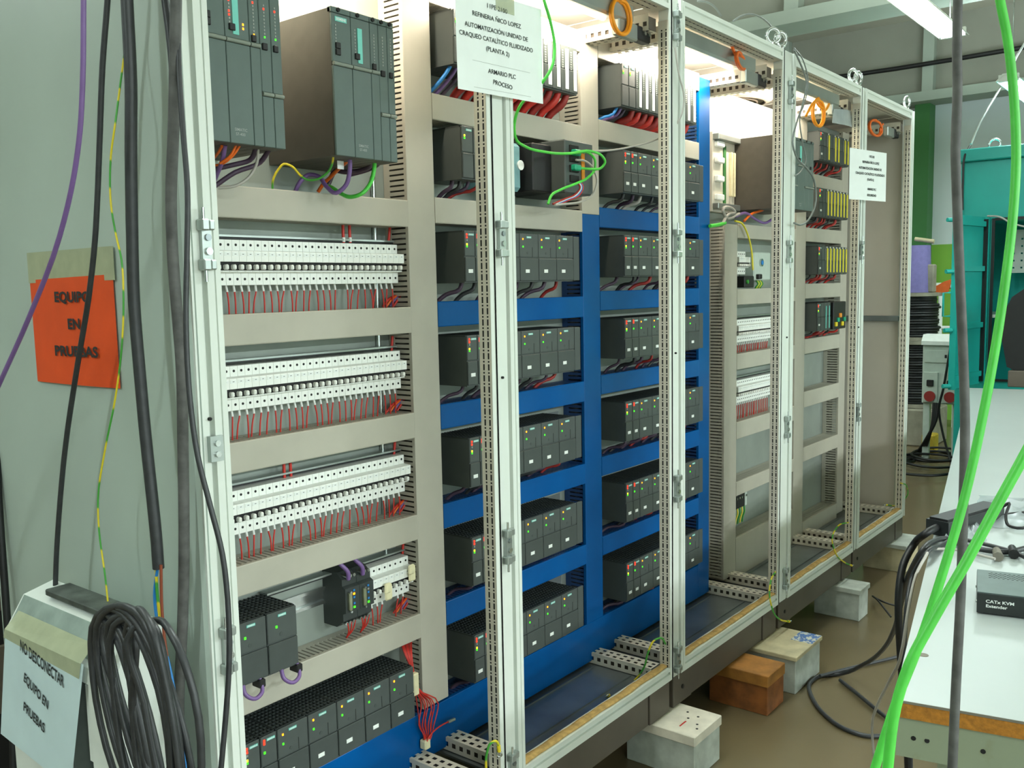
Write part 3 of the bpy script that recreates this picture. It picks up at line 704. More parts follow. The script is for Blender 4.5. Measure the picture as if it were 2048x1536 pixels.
def din_rail(x0, x1, z, label):
    t = thing('din_rail', ((x0+x1)/2, .3265, z-.0175), label, 'rail', 'DIN rails')
    MB().prism([(.3225, z-.020), (.3225, z-.0135), (.3295, z-.0135), (.3295, z+.0135), (.3225, z+.0135), (.3225, z+.020), (.3215, z+.020), (.3215, z+.0125), (.3285, z+.0125), (.3285, z-.0125), (.3215, z-.0125), (.3215, z-.020)], 'x', x0, x1).build('profile', 'steel', t)
    MB().box(x0, x1, .296, .3215, z+.052, z+.056).build('comb_busbar', 'zinc', t)
    MB().box(x0, x1, .300, .320, z+.0475, z+.052).build('busbar_insulation', 'black', t)
for r, (zb, zd, n, xr) in enumerate(((1.208, 1.150, 31, .731), (.957, .896, 31, .729), (.704, .645, 31, .731), (.452, .396, 8, .734))):
    rn = ('top', 'second', 'third', 'short lowest')[r]
    din_rail(xr-BP*n-.02 if r < 3 else .33, xr+.01, zb+.045, 'steel rail carrying the %s breaker row' % rn)
    for i in range(n):
        x = xr-BP*(i+1)
        breaker(x, zb, 'white circuit breaker, %s from the right in the %s breaker row' % (ORD[i], rn), 'breakers of the %s row' % rn)
        if r == 3 and i in (2, 3) or r == 0 and i == 9: continue
        red_wire(x+BP*.5, zb, zd, 'red wire with white sleeve, %s from right under the %s breaker row' % (ORD[i], rn), random.choice((-.006, -.002, .002, .004, .008, -.009)))
for r, (zb, zd) in enumerate(((.955, .912), (.712, .641))):
    rn = ('upper', 'lower')[r]
    din_rail(2.56, 3.12, zb+.045, 'steel rail carrying the %s far breaker row' % rn)
    for i in range(21):
        x = 2.572+BP*i
        breaker(x, zb, 'white circuit breaker, %s from the left in the %s far breaker row' % (ORD[i], rn), 'breakers of the %s far row' % rn)
        red_wire(x+BP*.5, zb, zd, 'dark red wire, %s from the left under the %s far breaker row' % (ORD[i], rn), random.choice((-.006, .002, .004)))
for i in range(6):
    breaker(2.572+BP*i, 1.225, 'white circuit breaker, %s from the left in the small group of six' % ORD[i], 'small group of six breakers')
t = thing('socket_outlet', (2.80, .30, 1.20), 'grey mains socket box with a round lock beside six small breakers', 'socket')
MB().bev(2.735, 2.90, .265, .329, 1.20, 1.315, .004).build('box', 'panel_grey', t)
MB().cyl((2.80, .258, 1.272), (2.80, .267, 1.272), .016, 16).build('lock', 'steel', t)
MB().cyl((2.80, .256, 1.272), (2.80, .260, 1.272), .009, 14).build('keyhole', 'blue_wire', t)
MB().bev(2.755, 2.785, .25, .27, 1.205, 1.225, .003).build('plug', 'black', t)
t = thing('relay_block', (2.67, .29, 1.175), 'black relay with a green button under the six small breakers', 'relay')
MB().bev(2.625, 2.715, .255, .329, 1.172, 1.218, .003).build('body', 'black', t)
MB().cyl((2.645, .249, 1.195), (2.645, .257, 1.195), .008, 12).build('button', 'green_dark', t)
for i in range(5):
    x = 2.80+i*.012
    MB().tube([(x, .285, 1.2), (x+.004, .278, 1.185), (x-.002, .285, 1.172), (x, .29, 1.155)], .0032, 6, 3).one('earth_wire', 'yellow_strip' if i % 2 else 'green_dark', '%s earth wire from the left under the grey socket box' % ORD[i], 'wire', 'earth wires under the socket box')
for i in range(7):
    x = 2.565+i*.022
    t = thing('terminal_block', (x, .30, .275), 'black terminal block, %s from the left in the lowest far compartment' % ORD[i], 'terminal', 'terminal blocks of the far plate')
    MB().bev(x-.009, x+.009, .275, .329, .275, .335, .002).build('body', 'black' if i < 6 else 'panel_grey', t)
    MB().cyl((x, .272, .318), (x, .276, .318), .005, 10).build('screw', 'steel', t)
    MB().tube([(x, .285, .276), (x+.002, .283, .25), (x-.004, .288, .225), (x-.006, .29, .205)], .0032, 6, 3).build('wire', 'yellow_strip' if i % 2 else 'green_dark', t)
# twin link modules beside the short breaker row
din_x = (.508, .5515)
for i, x in enumerate(din_x):
    t = thing('link_module', (x+.021, .29, .43), '%s black link module with a serial socket beside the short breaker row' % ('left' if i == 0 else 'right'), 'module', 'link modules')
    MB().prism([(.329, .428), (.285, .428), (.262, .445), (.262, .462), (.252, .466), (.252, .522), (.262, .527), (.262, .542), (.280, .556), (.329, .556)], 'x', x, x+.0425).build('body', 'grille', t)
    o = MB().bev(x+.006, x+.015, .244, .254, .471, .513, .002).build('serial_socket', 'brass', t)
    for z in (.469, .514): MB().cyl((x+.0105, .243, z), (x+.0105, .253, z), .003, 8).build('screw', 'steel', o)
    for z, c in ((.514, 'blue_wire'), (.506, 'led_amber' if i == 0 else 'led_off'), (.498, 'blue_wire'), (.484, 'blue_wire'), (.475, 'led_green')):
        MB().box(x+.023, x+.028, .2505, .2535, z-.0022, z+.0022).build('switch' if c == 'blue_wire' else 'indicator_light', c, t)
    for q in range(3):
        MB().cyl((x+.010+q*.011, .255, .548), (x+.010+q*.011, .285, .548), .0040, 10).build('terminal_screw', 'steel', t)
        MB().cyl((x+.010+q*.011, .262, .437), (x+.010+q*.011, .285, .437), .0040, 10).build('terminal_screw', 'steel', t)
    MB().tube([(x+.014, .256, .542), (x+.010, .252, .560), (x-.004, .262, .582), (x-.008, .275, .598)], .0052, 8, 4).one('cable', 'purple', 'purple cable entering the %s link module' % ('left', 'right')[i], 'cable')
    for q in range(3):
        MB().tube([(x+.012+q*.012, .262, .438), (x+.018+q*.007, .266, .418), (x+.022, .28, .396)], .0016, 6, 3).one('red_wire', 'red_wire', 'short red wire, %s from the left under the %s link module' % (ORD[q], ('left', 'right')[i]), 'wire')
for i, (dx, z) in enumerate(((.045, .475), (.125, .500))):
    x = .594+dx
    m = MB(); m.bev(x-.012, x+.012, .246, .254, z-.014, z+.026, .004); m.bev(x-.016, x+.004, .243, .249, z+.005, z+.03, .003)
    m.one('tape_tab', 'cream', 'cream tape tab stuck on the %s of the short breaker row' % ('middle', 'right end')[i], 'tape')
# device with network ports in the first rack of the left column
t = thing('network_switch', (1.33, .24, 1.45), 'dark network switch with green plugs and an orange strip', 'switch')
MB().bev(1.170, 1.255, .20, .329, 1.448, 1.575, .003).build('side_housing', 'black', t)
MB().bev(1.255, 1.392, .155, .329, 1.445, 1.588, .003).build('housing', 'plc', t)
for j in range(4): MB().bev(1.275, 1.315, .150, .158, 1.475+j*.027, 1.494+j*.027, .001).build('port', 'hole', t)
MB().box(1.332, 1.346, .152, .156, 1.485, 1.565).build('orange_strip', 'orange_tag', t)
t = thing('small_controller', (1.10, .26, 1.45), 'small controller wrapped in clear film beside the network switch', 'controller')
MB().bev(1.045, 1.140, .235, .329, 1.452, 1.545, .003).build('housing', 'device_blue', t)
MB().bev(1.030, 1.155, .225, .332, 1.446, 1.572, .010).build('film_wrap', 'clear_blue', t)
MB().cyl((1.147, .222, 1.515), (1.147, .228, 1.515), .013, 14).build('round_seal', 'white', t)
for i in range(5):
    x = 1.06+i*.014
    MB().tube([(x, .27, 1.452), (x+.004, .262, 1.44), (x+.016, .275, 1.42), (x+.02, .285, 1.405)], .003, 6, 3).one('blue_wire', 'blue_wire', 'blue wire, %s from the left under the film-wrapped controller' % ORD[i], 'wire', 'blue wires under the controller')
# ================================================================== papers and signs
def text_on(body, A, Bp, n, h, par, m='ink', weight=0., lift=.0012):
    A, Bp = Vector(A), Vector(Bp); n = Vector(n).normalized(); dx = (Bp-A); L = dx.length; dx.normalize()
    me = text_mesh(body, h*1.4, weight)
    if not me.materials: me.materials.append(M[m])
    xs = [v.co.x for v in me.vertices]; sx = L/(max(xs)-min(xs)); dy = n.cross(dx); c = (A+Bp)/2+n*lift-wloc(par)
    o = bpy.data.objects.new('lettering', me); COL.objects.link(o); o.parent = par
    o.matrix_local = Matrix(((dx.x*sx, dy.x, n.x, c.x), (dx.y*sx, dy.y, n.y, c.y), (dx.z*sx, dy.z, n.z, c.z), (0, 0, 0, 1)))
    return o
def text_px(body, a, b_, ax, v, h, par, **k):
    n = {'y': (0, -1, 0), 'x': (-1, 0, 0)}[ax]
    return text_on(body, at(*a, ax, v), at(*b_, ax, v), n, h, par, **k)
def sheet_mesh(c00, c10, c11, c01, n, bend=0., curl=0., N=8, th=.0005):
    # corners: lower left, lower right, upper right, upper left as seen; a thin slightly bent sheet
    c00, c10, c11, c01, n = map(Vector, (c00, c10, c11, c01, n)); m = MB(); V_ = []
    for s_ in (0, 1):
        for i in range(N+1):
            for j in range(N+1):
                u, v = i/N, j/N
                p = (c00*(1-u)+c10*u)*(1-v)+(c01*(1-u)+c11*u)*v
                V_.append(p+n*(bend*(1-4*(u-.5)**2)+curl*(1-v)**2*(.5+u*.5))-n*(th*s_))
    F = []; q = (N+1)**2
    for i in range(N):
        for j in range(N):
            a = i*(N+1)+j; f = (a, a+N+1, a+N+2, a+1); F.append(f); F.append(tuple(k+q for k in f[::-1]))
    rim = [i*(N+1) for i in range(N+1)]+[N*(N+1)+j for j in range(1, N+1)]+[i*(N+1)+N for i in range(N-1, -1, -1)]+[j for j in range(N-1, 0, -1)]
    for a, b_ in zip(rim, rim[1:]+rim[:1]): F.append((a, a+q, b_+q, b_))
    return m.add(V_, F, False)
NY, NX = (0, -1, 0), (-1, 0, 0)
# big sheet on the second upright
y = -.014
s1 = sheet_mesh((.634, y, 1.602), (.929, y, 1.612), (.927, y, 1.822), (.631, y, 1.812), NY).one('paper_sheet', 'paper', 'large white printed sheet hung on the upright between the first bays', 'paper')
for b_, a, c in (('11PE 2100', (973, 11), (1013, 24)), ('REFINERIA ÑICO LOPEZ', (944, 26), (1041, 54)), ('AUTOMATIZACIÓN UNIDAD DE', (929, 47), (1055, 80)),
                 ('CRAQUEO CATALÍTICO FLUIDIZADO', (918, 64), (1065, 102)), ('(PLANTA 2)', (972, 97), (1018, 110)), ('ARMARIO PLC', (976, 142), (1031, 155)), ('PROCESO', (986, 164), (1024, 176))):
    text_px(b_, a, c, 'y', y, .0096, s1, weight=.0001)
MB().box(.762, .826, y-.0012, y-.0005, 1.787, 1.835).build('tape', 'tape_clear', s1)
for za, zb in (((945, 120), (1060, 146)), ((948, 174), (1062, 194))):
    A_, B_ = at(*za, 'y', y-.0008), at(*zb, 'y', y-.0008)
    MB().quad(A_, B_, B_+Vector((0, 0, .0006)), A_+Vector((0, 0, .0006))).build('printed_line', 'led_off', s1)
# smaller-looking sheet far down the row
ph = math.radians(-11.6); d = Vector((math.cos(ph), math.sin(ph), 0)); n2 = Vector((math.sin(ph), -math.cos(ph), 0))
C2 = Vector((3.215, -.030, 1.63))
def s2p(u, v): return C2+d*(u*.297)+Vector((0, 0, v*.208))
s2 = sheet_mesh(s2p(-.5, -.5), s2p(.5, -.49), s2p(.5, .5), s2p(-.5, .5), n2, 0).one('paper_sheet', 'paper', 'small white printed sheet hung on the upright before the last bay', 'paper')
for b_, v, w_, u in (('11PE 2100', .38, .14, .08), ('REFINERIA ÑICO LOPEZ', .26, .46, .06), ('AUTOMATIZACIÓN UNIDAD DE', .14, .62, .05), ('CRAQUEO CATALÍTICO FLUIDIZADO', .03, .8, .05), ('(PLANTA 2)', -.08, .18, .06), ('ARMARIO PLC', -.27, .24, .1), ('SEGURIDAD', -.39, .25, .1)):
    text_on(b_, s2p(u-w_/2, v), s2p(u+w_/2, v), n2, .0094, s2, weight=.0004)
# orange sign on the side panel
x = -.0075
s3 = sheet_mesh((x, .531, 1.029), (x, .222, 1.031), (x, .223, 1.229), (x, .533, 1.225), NX, .004).one('orange_sign', 'paper_orange', 'orange printed sign taped to the grey side panel', 'sign')
MB().box(x-.0012, x-.0004, .215, .535, 1.219, 1.277).build('tape', 'tape', s3)
for b_, a, c in (('EQUIPO', (109, 595), (180, 595)), ('EN', (136, 649), (160, 649)), ('PRUEBAS', (110, 702), (196, 706))):
    text_px(b_, a, c, 'x', x-.006, .0185, s3, weight=.0009, lift=.0005)
# ================================================================== white case with a notice, lower left
XF = -.15
t = thing('power_case', (-.085, .19, FLOOR), 'white metal case with a hand grip, standing against the side panel', 'case')
m = MB(); zb, zt = FLOOR, .60; y0, y1 = .035, .41
hy0, hy1, hz0, hz1 = .118, .186, .385, .572
m.pierced((XF, y1, zb), (0, 0, 1), (0, -1, 0), zt-zb, y1-y0, [(hz0-zb, hz1-zb, y1-hy1, y1-hy0)])
m.quad((XF, y1, zt), (XF, y0, zt), (-.115, y0, .655), (-.115, y1, .655))
m.quad((-.115, y1, .655), (-.115, y0, .655), (-.06, y0, .668), (-.06, y1, .668))
m.add([(XF, y0, zb), (-.06, y0, zb), (-.06, y0, .668), (-.115, y0, .655), (XF, y0, zt)], [(0, 1, 2, 3, 4)])
m.add([(XF, y1, zb), (-.06, y1, zb), (-.06, y1, .668), (-.115, y1, .655), (XF, y1, zt)], [(4, 3, 2, 1, 0)])
m.quad((-.06, y0, zb), (-.06, y1, zb), (-.06, y1, .668), (-.06, y0, .668)); m.build('shell', 'case_white', t)
m = MB().box(XF+.035, XF+.037, hy0-.006, hy1+.006, hz0-.006, hz1+.006)
for a, b_, c, d_ in ((hy0-.004, hy0, hz0, hz1), (hy1, hy1+.004, hz0, hz1), (hy0-.004, hy1+.004, hz0-.004, hz0), (hy0-.004, hy1+.004, hz1, hz1+.004)): m.box(XF+.001, XF+.036, a, b_, c, d_)
m.build('grip_recess', 'grip_grey', t)
MB().bev(XF+.004, XF+.012, hy0+.004, hy0+.020, hz0+.05, hz1-.004, .002).build('grip_bar', 'case_white', t)
MB().bev(-.108, -.062, .075, .34, .664, .676, .002).build('top_plate', 'plate_worn', t)
MB().quad((XF+.004, y1-.01, .612), (XF+.004, .12, .612), (-.118, .12, .657), (-.118, y1-.01, .657)).build('bevel_plate', 'case_plate', t)
s4 = sheet_mesh((XF-.008, .448, .395), (XF-.008, .187, .375), (XF-.008, .112, .610), (XF-.008, .392, .607), NX).one('paper_notice', 'paper_blue', 'pale blue notice hanging on the white case', 'paper')
A_ = [(XF-.0092, .400, .590), (XF-.0092, .128, .582), (XF-.0092, .118, .610), (XF-.0092, .392, .607)]
A2 = [A_[3], A_[2], (XF+.016, .120, .634), (XF+.016, .390, .634)]
MB().quad(*A_).quad(*A2).build('tape', 'tape', s4)
for b_, a, c, h_ in (('NO DESCONECTAR', (41, 1290), (128, 1365), .021), ('EQUIPO EN', (49, 1354), (97, 1411), .018), ('PRUEBAS', (48, 1412), (90, 1458), .018)):
    text_px(b_, a, c, 'x', XF-.0086, h_, s4, weight=.0006, lift=.001)
# coiled mains lead over the case
tops = [(196, 1230, -.166), (214, 1219, -.175), (252, 1214, -.187), (288, 1236, -.184), (206, 1222, -.170), (222, 1216, -.178), (240, 1211, -.184), (268, 1228, -.182), (276, 1218, -.190), (298, 1243, -.176), (230, 1214, -.172)]
P = []
for i, (tx, ty, xx) in enumerate(tops):
    bx, by, w_ = 300+i*7, 1660+12*(i % 3), 20+11*((i*3) % 4)
    for fx, fy, s in ((0, 0, 0), (.12, .06, 1.), (.45, .35, 1.15), (.85, .78, .9), (1.05, 1, 0), (.9, .8, -1.), (.45, .40, -1.2), (.06, .08, -.95)):
        P.append(at(tx+(bx-tx)*fx+s*w_*(1 if fy > .1 else .7), ty+(by-ty)*fy, 'x', xx-(.012 if s > 0 else .0)))
MB().tube(P, .0052, 8, 4).one('cable_coil', 'black_cable', 'coil of thick black mains lead draped over the white case', 'cable')
# ================================================================== cables hanging before the side panel
def pl(pts): return [at(*p) if len(p) == 4 else atd(*p) for p in pts]
def cable(name, m, pts, r, label, cat='cable', group=None, n=8, sub=4, hung=False, down=False):
    p = pl(pts)
    if hung: q = p[0]; p = [Vector((q.x-.02, q.y-.03, HZ)), Vector((q.x-.01, q.y-.02, (q.z+HZ)/2))]+p      # up to the ceiling it hangs from
    if down: q = p[-1]; p += [Vector((q.x+.01, q.y, (q.z+FLOOR)/2)), Vector((q.x+.03, q.y+.02, FLOOR+.01))]
    return MB().tube(p, r, n, sub).one(name, m, label, cat, group)
def X(pts, v, ax='x'): return [(a, b_, ax, v) for a, b_ in pts]
HG = 'cables hanging before the side panel'
cable('cable', 'purple', X([(169, -700), (167, 0), (165, 170), (160, 260), (148, 350), (120, 470), (60, 630), (0, 765), (-60, 900), (-110, 1100)], -.14), .0040, 'purple cable hanging before the grey side panel', group=HG, hung=True)
cable('cable', 'black_cable', X([(228, -700), (215, 0), (205, 130), (200, 260), (195, 390), (190, 480), (178, 590), (155, 730), (130, 900), (118, 1030), (112, 1130), (110, 1225)], -.07), .0047, 'thin black cable crossing the orange sign', group=HG, hung=True)
for k, mm in enumerate(('yellow_strip', 'green_dark')):
    pass
cable('earth_wire', 'earth', X([(258, -60), (256, 20), (252, 80)], -.040)+X([(243, 150)], -.055)+X([(230, 250), (222, 310), (220, 350), (222, 410), (232, 470), (243, 520), (247, 600), (243, 700), (230, 800), (210, 900), (196, 1000), (198, 1060), (210, 1150), (218, 1225)], -.075), .0016, 'thin yellow and green wire beside the orange sign', 'wire', HG)
t = thing('mains_lead', at(317, 1137, 'x', -.06), 'thick black mains lead with bared coloured cores at its lower end', 'cable', HG)
_p = pl(X([(246, -700), (254, 0), (262, 170), (262, 300), (264, 450), (268, 600), (280, 750), (292, 880), (305, 1000), (313, 1080), (317, 1137)], -.06))
MB().tube([Vector((_p[0].x, _p[0].y-.02, HZ)), Vector((_p[0].x, _p[0].y-.01, (_p[0].z+HZ)/2))]+_p, .0092, 10, 4).build('sheath', 'black_cable', t)
for c, pts in (('earth', [(312, 1130), (314, 1180), (320, 1240), (322, 1300), (332, 1370), (345, 1420), (352, 1480)]), ('blue_wire', [(316, 1130), (309, 1190), (317, 1255), (336, 1320), (352, 1400), (366, 1480), (372, 1560), (372, 1700)]), ('brown_wire', [(322, 1130), (324, 1220), (332, 1300), (344, 1370), (356, 1440), (358, 1530), (352, 1700)])):
    MB().tube(pl(X(pts, -.062)), .0025, 6, 4).build('core', c, t)
cable('cable', 'grey_rubber', X([(356, -700), (352, 0), (350, 120), (347, 260), (342, 400), (345, 500), (352, 600), (362, 720), (366, 900), (368, 1100), (365, 1250), (358, 1400), (360, 1536), (364, 1800)], -.03), .0088, 'thick dusty grey rubber cable at the edge of the side panel', group=HG, hung=True, down=True)
cable('cable', 'black_cable', X([(318, -400), (330, 0), (338, 60), (345, 130), (350, 230)], -.02), .006, 'black cable slipping behind the dusty grey cable', group=HG, hung=True)
cable('cable', 'black_cable', [(a, b_, 1.375) for a, b_ in [(352, -700), (357, 0), (357, 110), (365, 250), (375, 380), (374, 500), (372, 650), (380, 800), (395, 910), (420, 1010), (445, 1110), (457, 1230), (458, 1330), (450, 1450), (440, 1560), (425, 1800)]], .0042, 'black cable swinging across the first upright', group=HG, hung=True, down=True)
cable('cable', 'black', [(a, b_, 1.95) for a, b_ in [(-8, 900), (0, 1040), (8, 1150), (18, 1300), (25, 1450), (28, 1600)]], .008, 'black cable at the far rear edge of the side panel')
t = thing('equipment_rack', (.15, 1.75, FLOOR), 'dark equipment rack standing behind the side panel', 'rack')
MB().bev(-.25, .60, 1.45, 2.05, FLOOR, .95, .01).build('body', 'black', t)
for z in (.0, .3, .6): MB().bev(-.2, .55, 1.44, 1.452, z, z+.2, .004).build('front_panel', 'plinth', t)
# ================================================================== cables and wires in the cabinets
def Y(pts, v): return [(a, b_, 'y', v) for a, b_ in pts]
# under the lit tall rack
for i, (c, pts, r) in enumerate((('orange_cable', [(444, 292, 'y', .15), (436, 306, 'y', .17), (424, 320, 'y', .2)], .0026), ('purple', [(450, 290, 'y', .15), (445, 320, 'y', .17), (434, 348, 'y', .2), (424, 372, 'y', .24)], .0042),
        ('orange_cable', [(481, 288, 'y', .14), (470, 306, 'y', .15), (448, 326, 'y', .17), (425, 332, 'y', .2)], .0023), ('orange_cable', [(473, 288, 'y', .14), (462, 310, 'y', .15), (440, 327, 'y', .17)], .0023),
        ('purple_dark', [(513, 294, 'y', .15), (500, 320, 'y', .18), (465, 330, 'y', .2), (430, 338, 'y', .22)], .0048), ('purple_dark', [(540, 296, 'y', .15), (520, 325, 'y', .18), (470, 345, 'y', .2), (430, 372, 'y', .22)], .0048),
        ('grey_cable', [(516, 294, 'y', .15), (514, 325, 'y', .16), (500, 352, 'y', .17), (470, 372, 'y', .18), (436, 376, 'y', .2)], .0028))):
    cable('cable', c, pts, r, '%s cable, %s from the left, under the lit tall rack' % (c.split('_')[0], ORD[i]), group='cables under the tall racks')
for c, pts, r, l in (('green_cable', [(750, 314, .15), (748, 340, .16), (740, 368, .16), (722, 388, .165), (700, 394, .19), (680, 386, .22), (665, 376, .25), (655, 372, .27)], .0044, 'bright green cable looping under the unlit tall rack'),
        ('purple', [(700, 312, .15), (699, 345, .16), (692, 370, .17), (672, 386, .19), (652, 372, .22), (636, 352, .25), (616, 350, .27), (600, 364, .28), (590, 384, .29)], .0046, 'purple cable looping down under the unlit tall rack'),
        ('purple_dark', [(745, 318, .16), (738, 334, .2), (715, 342, .24), (690, 344, .26), (672, 342, .28), (655, 372, .29)], .0056, 'thick dark purple cable under the unlit tall rack'),
        ('purple_dark', [(762, 320, .16), (752, 332, .2), (730, 342, .24), (700, 350, .27)], .0046, 'second dark purple cable under the unlit tall rack'),
        ('orange_cable', [(706, 312, .16), (695, 322, .18), (680, 335, .21), (660, 355, .25), (645, 370, .28), (636, 384, .29)], .0040, 'thick orange cable under the unlit tall rack'),
        ('earth', [(667, 308, .14), (664, 328, .16), (655, 345, .18), (636, 358, .2), (616, 360, .22), (600, 350, .24), (584, 333, .25), (568, 328, .26), (556, 340, .27), (546, 360, .28), (545, 382, .29)], .0024, 'yellow-green wire curving left under the unlit tall rack')):
    cable('cable', c, [(a, b_, 'y', v) for a, b_, v in pts], r, l, group='cables under the tall racks')
MB().bev(*[v for a in zip(at(675, 322, 'y', .17), at(687, 338, 'y', .17)) for v in (min(a)-.001, max(a)+.001)], .0005).one('cable_tag', 'sleeve', 'white tag on the yellow-green wire', 'tag')
for i, (a, z0) in enumerate((((686, 448, 481)), 1.34,),) if False else ():
    pass
for i, (px, y0, y1) in enumerate(((686, 440, 482), (699, 440, 482), (568, 925, 952), (581, 925, 950))):
    t = thing('red_lead', at(px, y1, 'y', .30), 'red lead, %s of a pair, above the %s breaker row' % (('left', 'right')[i % 2], ('top', 'third')[i//2]), 'wire', 'paired red leads')
    MB().tube(pl([(px-1, y0-12, 'y', .30), (px, (y0+y1)/2, 'y', .30), (px+1, y1+4, 'y', .30)]), .0034, 8, 3).build('insulation', 'red_wire', t)
    if i < 2: MB().cyl(at(px+1, y1-7, 'y', .2995), at(px+1, y1+2, 'y', .2995), .0042, 8).build('marker_sleeve', 'sleeve', t)
for i, (px, py) in enumerate(((779, 462), (783, 700), (789, 895), (805, 1105))):
    cable('red_lead', 'red_wire', [(px+2, py-28, 'y', .30), (px, py, 'y', .30), (px-2, py+22, 'y', .30)], .0032, 'short red lead before the slotted duct, %s from the top' % ORD[i], 'wire', 'red leads by the slotted duct')
for i, (z, xx) in enumerate(((1.157, .735), (.903, .735), (.652, .735), (.404, .735))):
    for q, c in enumerate(('red_wire', 'orange_cable', 'purple', 'red_wire')):
        MB().tube([(xx-.035+q*.012, .30, z-.004), (xx-.02+q*.011, .296, z+.012), (xx+.006+q*.006, .30, z+.02), (xx+.03, .305, z+.022)], .0028, 6, 3).one('duct_wire', c, '%s wire, %s of four, entering the upright duct at the %s level' % ({'red_wire': 'red', 'orange_cable': 'orange', 'purple': 'purple'}[c], ORD[q], ORD[i]), 'wire', 'wires entering the grey upright duct')
MB().cyl((.705, .324, .5), (.705, .324, 1.46), .006, 10).one('earth_bar', 'steel', 'thin bright vertical bar behind the breaker rows', 'bar')
# red wire bundle hanging out at the foot of the first bay
G = 'loose red wires at the foot of the first bay'
tie = []
for i in range(9):
    o = i*3.2
    pts = [(800+o*.9, 1283, 'y', .27), (808+o*.6, 1305, 'y', .25), (824+o*.15, 1345, 'y', .24), (829+o*.25, 1375, 'y', .238), (834+o*1.35+4*((i*7) % 3), 1408, 'y', .238-.002*(i % 4)), (840+o*1.2-3*((i*5) % 3), 1450, 'y', .238-.002*(i % 3)), (848+o*.5, 1478, 'y', .236), (846+o*.25, 1494, 'y', .238)]
    cable('red_wire', 'red_wire' if i % 3 else 'red_dark', pts, .0016, 'loose red wire, %s from the left in the hanging bundle' % ORD[i], 'wire', G, 6, 4)
cable('red_wire', 'red_wire', Y([(852, 1488), (858, 1474), (868, 1462), (884, 1450), (896, 1444)], .228), .0020, 'stray red wire end pointing right from the hanging bundle', 'wire', G, 6)
MB().cyl(at(896, 1444, 'y', .228), at(909, 1438, 'y', .228), .0042, 8).one('wire_ferrule', 'zinc', 'grey ferrule on the stray red wire end', 'ferrule')
for (a, b_), l in (((829, 1370), 'upper'), ((852, 1487), 'lower')):
    p = at(a, b_, 'y', .236); MB().bev(p.x-.012, p.x+.008, .226, .247, p.z-.012-(.012 if l == 'upper' else 0), p.z+.012+(.02 if l == 'upper' else 0), .003).one('tape_wrap', 'cream', 'cream tape wrapped round the %s part of the red bundle' % l, 'tape')
# network cables in the second bay
GC = [(1086, -400, 'y', -.03), (1088, 0, 'y', -.03), (1100, 40, 'y', -.03), (1109, 90, 'y', -.03), (1101, 140, 'y', -.03), (1082, 168, 'y', -.01), (1058, 190, 'y', .03), (1040, 212, 'y', .05), (1029, 245, 'y', .07), (1030, 272, 'y', .08), (1050, 293, 'y', .10), (1090, 304, 'y', .11), (1140, 307, 'y', .12), (1185, 303, 'y', .10), (1204, 312, 'y', .09), (1210, 325, 'y', .09), (1202, 336, 'y', .10), (1180, 338, 'y', .12), (1160, 336, 'y', .14)]
cable('network_cable', 'green_cable', GC, .0036, 'bright green cable hanging past the big white sheet into the switch', 'cable', 'green network cables', hung=True)
cable('network_cable', 'green_cable', Y([(1150, 306), (1178, 306), (1190, 320), (1190, 336), (1178, 353), (1150, 368), (1120, 380), (1102, 392), (1096, 408)], .13), .0036, 'bright green cable drooping from the network switch to the duct', 'cable', 'green network cables')
for i, (px, py) in enumerate(((1150, 306), (1150, 336))):
    p = at(px, py, 'y', .15); MB().bev(p.x-.018, p.x+.012, .135, .16, p.z-.008, p.z+.008, .003).one('network_plug', 'port_green', 'green %s plug in the network switch' % ('upper', 'lower')[i], 'plug', 'green plugs')
cable('network_cable', 'grey_cable', [(1350, 95, 'y', -.012), (1358, 150, 'y', -.012), (1368, 195, 'y', -.012), (1362, 232, 'y', -.005), (1342, 262, 'y', .02), (1310, 280, 'y', .05), (1260, 294, 'y', .09), (1215, 301, 'y', .11), (1180, 303, 'y', .13), (1166, 306, 'y', .14)], .0026, 'pale grey cable swinging from the third upright to the switch')
cable('network_cable', 'grey_cable', Y([(1152, 320), (1170, 322), (1185, 335), (1194, 360), (1188, 385), (1165, 402), (1130, 408), (1110, 410)], .14), .0030, 'pale grey cable drooping below the green cables')
for i, c in enumerate(('red_wire', 'blue_wire', 'sleeve', 'red_dark')):
    cable('wire', c, Y([(1158-i*2, 362), (1166-i*2, 374), (1160-i*3, 388), (1142-i*4, 398), (1118-i*4, 408)], .155), .0028, '%s wire under the network switch' % ('red', 'blue', 'white', 'dark red')[i], 'wire', 'wires under the network switch')
# orange looped leads under the roof
def ring(cx, cy, yv, rx, rz, tilt, turns, tail, label, m='orange_cable', r=.0052):
    c = at(cx, cy, 'y', yv); pts = []
    for i in range(int(turns*14)+1):
        a = 2*math.pi*i/14+math.pi/2; k = 1-.05*(i//14)
        pts.append(c+Vector((math.cos(a)*rx*k, math.cos(a)*tilt+.006*(i//14), math.sin(a)*rz*k)))
    pts += [c+Vector(q) for q in tail]
    MB().tube(pts, r, 8, 2).one('orange_lead', m, label, 'cable', 'orange leads under the cabinet roofs')
ring(1243, 33, .046, .048, .046, 0, 2.0, [(.03, .0, .06)], 'coil of orange lead under the roof of the second bay', 'orange_hot')
ring(1482, 122, .046, .075, .022, .02, 2.2, [(-.06, .01, .05)], 'flat orange coil under the roof of the third bay')
ring(1638, 226, .06, .062, .052, 0, 2.0, [(.07, .0, .02), (.11, .0, .05)], 'round orange coil with a loose end in the fourth bay', 'orange_hot')
ring(1752, 256, .05, .088, .034, 0, 1.8, [(.1, 0, .03)], 'dull orange coil hanging in the last bay')
cable('orange_lead', 'orange_hot', [(1637, 195, 'y', .06), (1622, 212, 'y', .06), (1612, 232, 'y', .06)], .0052, 'orange lead end rising to the roof rail in the fourth bay', 'cable')
